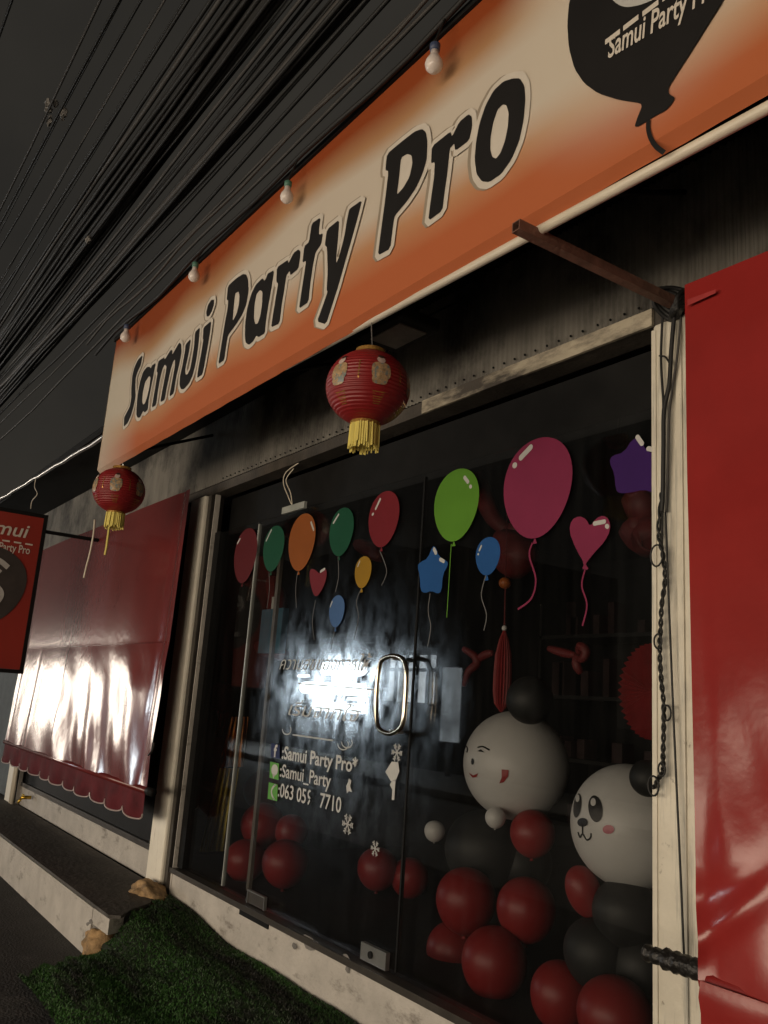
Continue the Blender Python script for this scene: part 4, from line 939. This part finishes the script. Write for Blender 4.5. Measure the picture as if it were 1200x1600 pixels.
# winking white head
C = at(806, 1195, 0.48); R = 82*mpp(C); t = thing('face_balloon', 'big white balloon head with winking face and black ear', 'balloon', C)
MB().sphere(C, R, R, R*1.0, n=48, m=32).build('head', M_whtbal, t, smooth=True)
line(t, 'eyebrow', C, R, [(747, 1168), (755, 1167), (765, 1172)], M_ink, 0.0035); decal(t, 'eye', C, R, [(746, 1174), (752, 1171), (758, 1176), (752, 1175)], M_ink)
line(t, 'eye', C, R, [(729, 1166), (731, 1170), (730, 1176)], M_ink, 0.003)
decal(t, 'nose', C, R, ell(739, 1190, 2.2, 5), M_ink); decal(t, 'mouth', C, R, [(733, 1207), (740, 1212), (748, 1208), (745, 1214), (739, 1215)], M_redprint)
decal(t, 'tongue', C, R, [(784, 1202), (795, 1203), (794, 1213), (787, 1222), (780, 1224), (784, 1215)], M_redprint)
P = at(822, 1085, 0.20); rr = 47*mpp(P)
P = at(828, 1094, 0.22); MB().sphere(P, 37*mpp(P), n=30, m=20).build('ear', M_blkbal, t, smooth=True)
# hanging red pleated spindle with orange bead
M_paper = mat('red_paper', (0.24, 0.012, 0.014), 0.6, var=0.25, scale=14)
M_paperd = mat('dark_red_paper', (0.13, 0.010, 0.010), 0.6, var=0.3, scale=10)
T = at(788, 985, 0.30); Bm = at(783, 1113, 0.30); k = mpp(T)
t = thing('hanging_ornament', 'long red pleated paper spindle on a string with orange bead', 'ornament', T)
m = MB(); n = 18; vs = []; fs = []
pr_ = [(0.15, 0), (0.55, 0.12), (0.9, 0.3), (1.0, 0.5), (1.0, 0.75), (0.8, 0.9), (0.1, 1.0)]
for r_, q in pr_:
    c0 = T.lerp(Bm, q)
    for i in range(n*2):
        a = PI*i/n; rad = 14*k*r_*(1 if i % 2 else 0.8); vs.append(c0+Vector((rad*math.cos(a), rad*math.sin(a), 0)))
for i in range(len(pr_)-1):
    for j in range(2*n): a, b = i*2*n+j, i*2*n+(j+1) % (2*n); fs.append((a, b, b+2*n, a+2*n))
m.add(vs, fs); m.build('paper_body', M_paper, t)
P = at(789, 911, 0.30); MB().sphere(P, 10*k, 10*k, 9*k).build('bead', mat('orange_bead', (0.45, 0.12, 0.02), 0.4), t, smooth=True)
Ptop = at(790, 840, 0.30); MB().tube([Vector((Ptop.x, Ptop.y, 2.5)), T], 0.003, 5).build('string', M_paperd, t)
MB().sphere(T+Z*0.01, 0.012, n=10, m=8).build('white_bead', M_whtbal, t, smooth=True)
# red paper fan behind the post
C = at(1018, 1080, 0.30); k = mpp(C)
m = MB(); n = 40; vs = [C]; fs = []
for i in range(2*n):
    a = PI*i/n; vs.append(C+X*(62*k*math.cos(a))*1.0+Z*(74*k*math.sin(a))+Y*(0.012 if i % 2 else -0.012))
vs2 = [v+Y*0.02 for v in vs]
m.add(vs, [(0, i+1, (i+1) % (2*n)+1) for i in range(2*n)])
own(m, 'paper_fan', M_paper, 'round red pleated paper fan half hidden by the right post', 'paper fan', C)
def bow(pts_list, Yd, m_, label, wd):
    m = MB(); base = None
    for pts in pts_list:
        L = curve([at(px, py, Yd)+Y*random.uniform(-.02, .02) for px, py in pts], 6); base = base or L[0]; n = len(L)
        rr = [wd*(0.35+0.65*math.sin(PI*(0.15+0.8*i/n))) for i in range(n)]
        m.tube(L, rr, 7)
    return own(m, 'balloon_ribbon', m_, label, 'decoration', base, 'red twisted foil decorations', smooth=True)
bow([[(727, 1014), (741, 1025), (743, 1037), (737, 1050), (729, 1072)], [(743, 1030), (755, 1023), (768, 1020)]], 0.5, M_paperd, 'small red foil bow left of the pleated spindle', 0.022)
bow([[(856, 1013), (880, 1020), (900, 1024)], [(900, 1024), (908, 1010), (918, 1018), (912, 1030), (900, 1026)], [(900, 1026), (902, 1040), (905, 1052)]], 0.5, M_paperd, 'red foil bow with three arms under the pink heart', 0.02)
bow([[(700, 712), (725, 722), (742, 745), (752, 775), (775, 812), (800, 835)], [(795, 835), (810, 830), (825, 848)]], 0.6, M_paperd, 'dark red streamer between the lime and pink balloon stickers', 0.055)
bow([[(780, 845), (800, 855), (815, 870), (800, 880), (782, 868)], ], 0.55, M_paperd, 'crumpled dark red foil below the big pink sticker', 0.09)
bow([[(845, 690), (862, 670), (880, 662), (895, 668)], [(940, 640), (955, 670), (965, 695)]], 0.6, M_paperd, 'dark red streamer end above the big pink sticker', 0.06)
bow([[(990, 775), (1008, 790), (1024, 788)], [(985, 820), (1005, 840), (1024, 836), (1010, 855)], [(995, 825), (1015, 815)]], 0.35, M_paperd, 'crumpled red foil under the purple star sticker', 0.075)
bow([[(440, 770), (448, 800), (450, 840)], [(425, 905), (430, 940), (428, 960)]], 0.5, M_paperd, 'faint red streamer behind the orange sticker', 0.07)
bow([[(405, 1010), (425, 1015), (445, 1025)]], 0.5, M_paperd, 'faint red foil below the blue package', 0.06)
bow([[(560, 850), (580, 860), (595, 872)]], 0.6, M_paperd, 'faint red foil behind the red oval sticker', 0.05)
# blue package, gold foil curtain, pale strips
A = at(410, 948, 0.25); Bq = at(436, 1020, 0.25); m = MB(); m.box(A.x, Bq.x, 0.25, 0.29, Bq.z, A.z-0.02)
o = thing('blue_package', 'flat pale blue package hanging inside the door', 'package', (A.x, 0.25, Bq.z)); m.build('packet', mat('pale_blue_plastic', (0.05, 0.14, 0.20), 0.35, var=0.2), o)
MB().box(A.x+0.08, A.x+0.14, 0.27, 0.28, A.z-0.02, A.z+0.06).build('hanger', M_white, o)
t = thing('foil_curtain', 'tall yellow foil costume with orange top at the left of the door', 'costume', at(335, 1330, 0.30))
def fo(px0, px1, py0, py1, amp=0.03, fr=60):
    def fn(u, v):
        top = (px0[1]+(px1[1]-px0[1])*u); bot = (px0[0]+(px1[0]-px0[0])*u); px = bot+(top-bot)*v; py = py0+(py1-py0)*v
        return at(px, py, 0.30+amp*math.sin(u*fr*0.45+v*3)+0.04*math.sin(v*5+u*3))
    return MB().grid(30, 14, fn)
M_foil = dirt_shade(mat('yellow_foil', (0.75, 0.60, 0.13), 0.5, var=0.4, scale=9, stretch=(3, 3, 0.6)), (0.25, 0.21, 0.06), 0.5, 0.62, 8, (3, 3, 0.5))
M_foilo = mat('orange_foil', (0.60, 0.22, 0.05), 0.5, var=0.5, scale=14)
fo((312, 343), (352, 374), 1330, 1200).build('skirt', M_foil, t, smooth=True)
fo((341, 362), (380, 388), 1198, 1120, 0.03).build('bodice', M_foilo, t, smooth=True)
fo((330, 330), (350, 348), 1150, 1110, 0.01).build('sleeve', mat('dull_green_foil', (0.05, 0.07, 0.03), 0.5), t, smooth=True)
A = at(432, 850, 0.16); Bq = at(394, 1330, 0.16)
own(MB().box(Bq.x-0.012, Bq.x+0.02, 0.15, 0.17, 0.40, 2.4), 'reflection_strip', mat('pale_strip', (0.20, 0.17, 0.14), 0.4), 'thin pale strip inside the glass door in place of a reflection', 'strip', (Bq.x, 0.16, 0.4))  # pale strip added to stand in for a reflected line in the glass
# shelving with goods at the back, barely seen
t = thing('display_shelf', 'dark display shelf with packets deep inside the shop', 'shelf', (-3.5, 3.3, 0.384))
m = MB()
for z in (0.6, 1.1, 1.6, 2.1): m.box(-5.3, -0.5, 3.2, 3.7, z, z+0.03)
for x in (-5.3, -3.7, -2.1, -0.53): m.box(x, x+0.03, 3.2, 3.7, 0.384, 2.4)
m.build('rack', M_dark, t)
m = MB()
for i in range(70):
    x = random.uniform(-5.2, -0.7); z = random.choice((0.632, 1.132, 1.632, 2.132)); w_ = random.uniform(.05, .14); m.box(x, x+w_, 3.25, 3.4, z, z+random.uniform(.1, .3))
m.build('packet', mat('packet_mix', (0.05, 0.03, 0.03), 0.4, var=0.9, scale=3), t)['kind'] = 'stuff'

# ------------------------------------------------------------------ overhead cables
CABLES = [(12, 30, 6.4, .012), (150, 10, 6.2, .011), (188, 0, 5.6, .010), (215, 0, 5.5, .009), (240, 20, 5.0, .007), (262, 0, 5.0, .006), (285, 0, 5.2, .008), (300, 0, 4.9, .010), (330, 0, 4.8, .012), (350, 0, 4.8, .016),
          (368, 0, 4.7, .011), (446, 0, 4.5, .006), (456, 0, 4.5, .007), (468, 0, 4.4, .010), (480, 0, 4.4, .008), (500, 0, 4.3, .012), (516, 0, 4.3, .009), (530, 0, 4.25, .018), (541, 0, 4.25, .013), (572, 0, 4.2, .008), (598, 8, 4.15, .010), (600, 55, 4.1, .007),
          (60, 230, 6.0, .006), (95, 330, 5.2, .005), (20, 330, 6.5, .007), (620, 62, 4.0, .009)]
names = ['pitch black', 'sagging black', 'thin dark', 'dull black', 'slim grey black', 'stout black']
def cable(px, py, z, r, label, m, sag=0.0, drift=0.0):
    P = atz(px, py, z); L = [Vector((P.x+s, P.y+drift*s+0.02*math.sin(s*0.37+py+px), P.z+sag*(s/6.0)**2-sag*0.1+0.02*math.sin(s*0.9+px)+0.008*math.sin(s*2.3+px*3))) for s in [-26+i*1.0 for i in range(40)]]
    return own(MB().tube(L, r, 6), 'overhead_cable', m, label, 'cable', P, 'overhead cables above the street', smooth=True)
LBL = 'dark overhead cable running along the street above the sign'
for i, (px, py, z, r) in enumerate(CABLES):
    cable(px, py, z, r, LBL, M_cablegrey if i % 4 == 1 else M_cable, sag=random.uniform(-0.04, 0.10), drift=random.uniform(-0.006, 0.006))  # some cables go grey, the light on them put into the colour
m = MB(); P0 = atz(405, 0, 4.55); rnd = random.Random(4)
for i in range(34):
    a, q = rnd.uniform(0, 2*PI), math.sqrt(rnd.uniform(0, 1)); oy, oz = 0.085*q*math.cos(a), 0.085*q*math.sin(a); ph = rnd.uniform(0, 6)
    L = [Vector((P0.x+s, P0.y+oy*(1+0.2*math.sin(s*0.8+ph)), P0.z+oz*(1+0.3*math.sin(s*0.6+ph))+0.015*math.sin(s*0.9+ph))) for s in [-26+k for k in range(40)]]
    m.tube(L, rnd.uniform(.009, .018), 5)
own(m, 'cable_bundle', M_cable, 'thickest black bundle of many cables across the sky', 'cable bundle', P0, smooth=True)
m = MB(); P1 = atz(541, 0, 4.27)
for i in range(16):
    a, q = rnd.uniform(0, 2*PI), math.sqrt(rnd.uniform(0, 1)); oy, oz = 0.045*q*math.cos(a), 0.045*q*math.sin(a); ph = rnd.uniform(0, 6)
    m.tube([Vector((P1.x+s, P1.y+oy*(1+0.5*math.sin(s*0.5+ph)), P1.z+oz*(1+0.5*math.sin(s*0.6+ph))+0.02*math.sin(s*0.7))) for s in [-26+k for k in range(40)]], rnd.uniform(.006, .012), 5)
own(m, 'cable_bundle', M_cable, 'slimmer black cable bundle between the thick bundle and the sign', 'cable bundle', P1, smooth=True)
def scrap(px, py, z, r, label, seed):
    m = MB(); P = atz(px, py, z); rnd = random.Random(seed)
    for i in range(5):
        c = P+Vector((rnd.uniform(-r, r), rnd.uniform(-r, r), rnd.uniform(-r, r)*1.4)); lump(m, c, r*rnd.uniform(.2, .5), r*rnd.uniform(.2, .5), r*rnd.uniform(.3, .7), n=5, q=4, amp=0.5, seed=seed+i)
    own(m, 'plastic_scrap', mat('grey_plastic_film', (0.22, 0.21, 0.20), 0.5), label, 'scrap', P)
scrap(150, 362, 4.55, 0.06, 'pale scrap of plastic caught on the thick cable bundle', 5)
scrap(85, 175, 6.3, 0.09, 'faint grey scrap of plastic caught on high thin cables', 9)
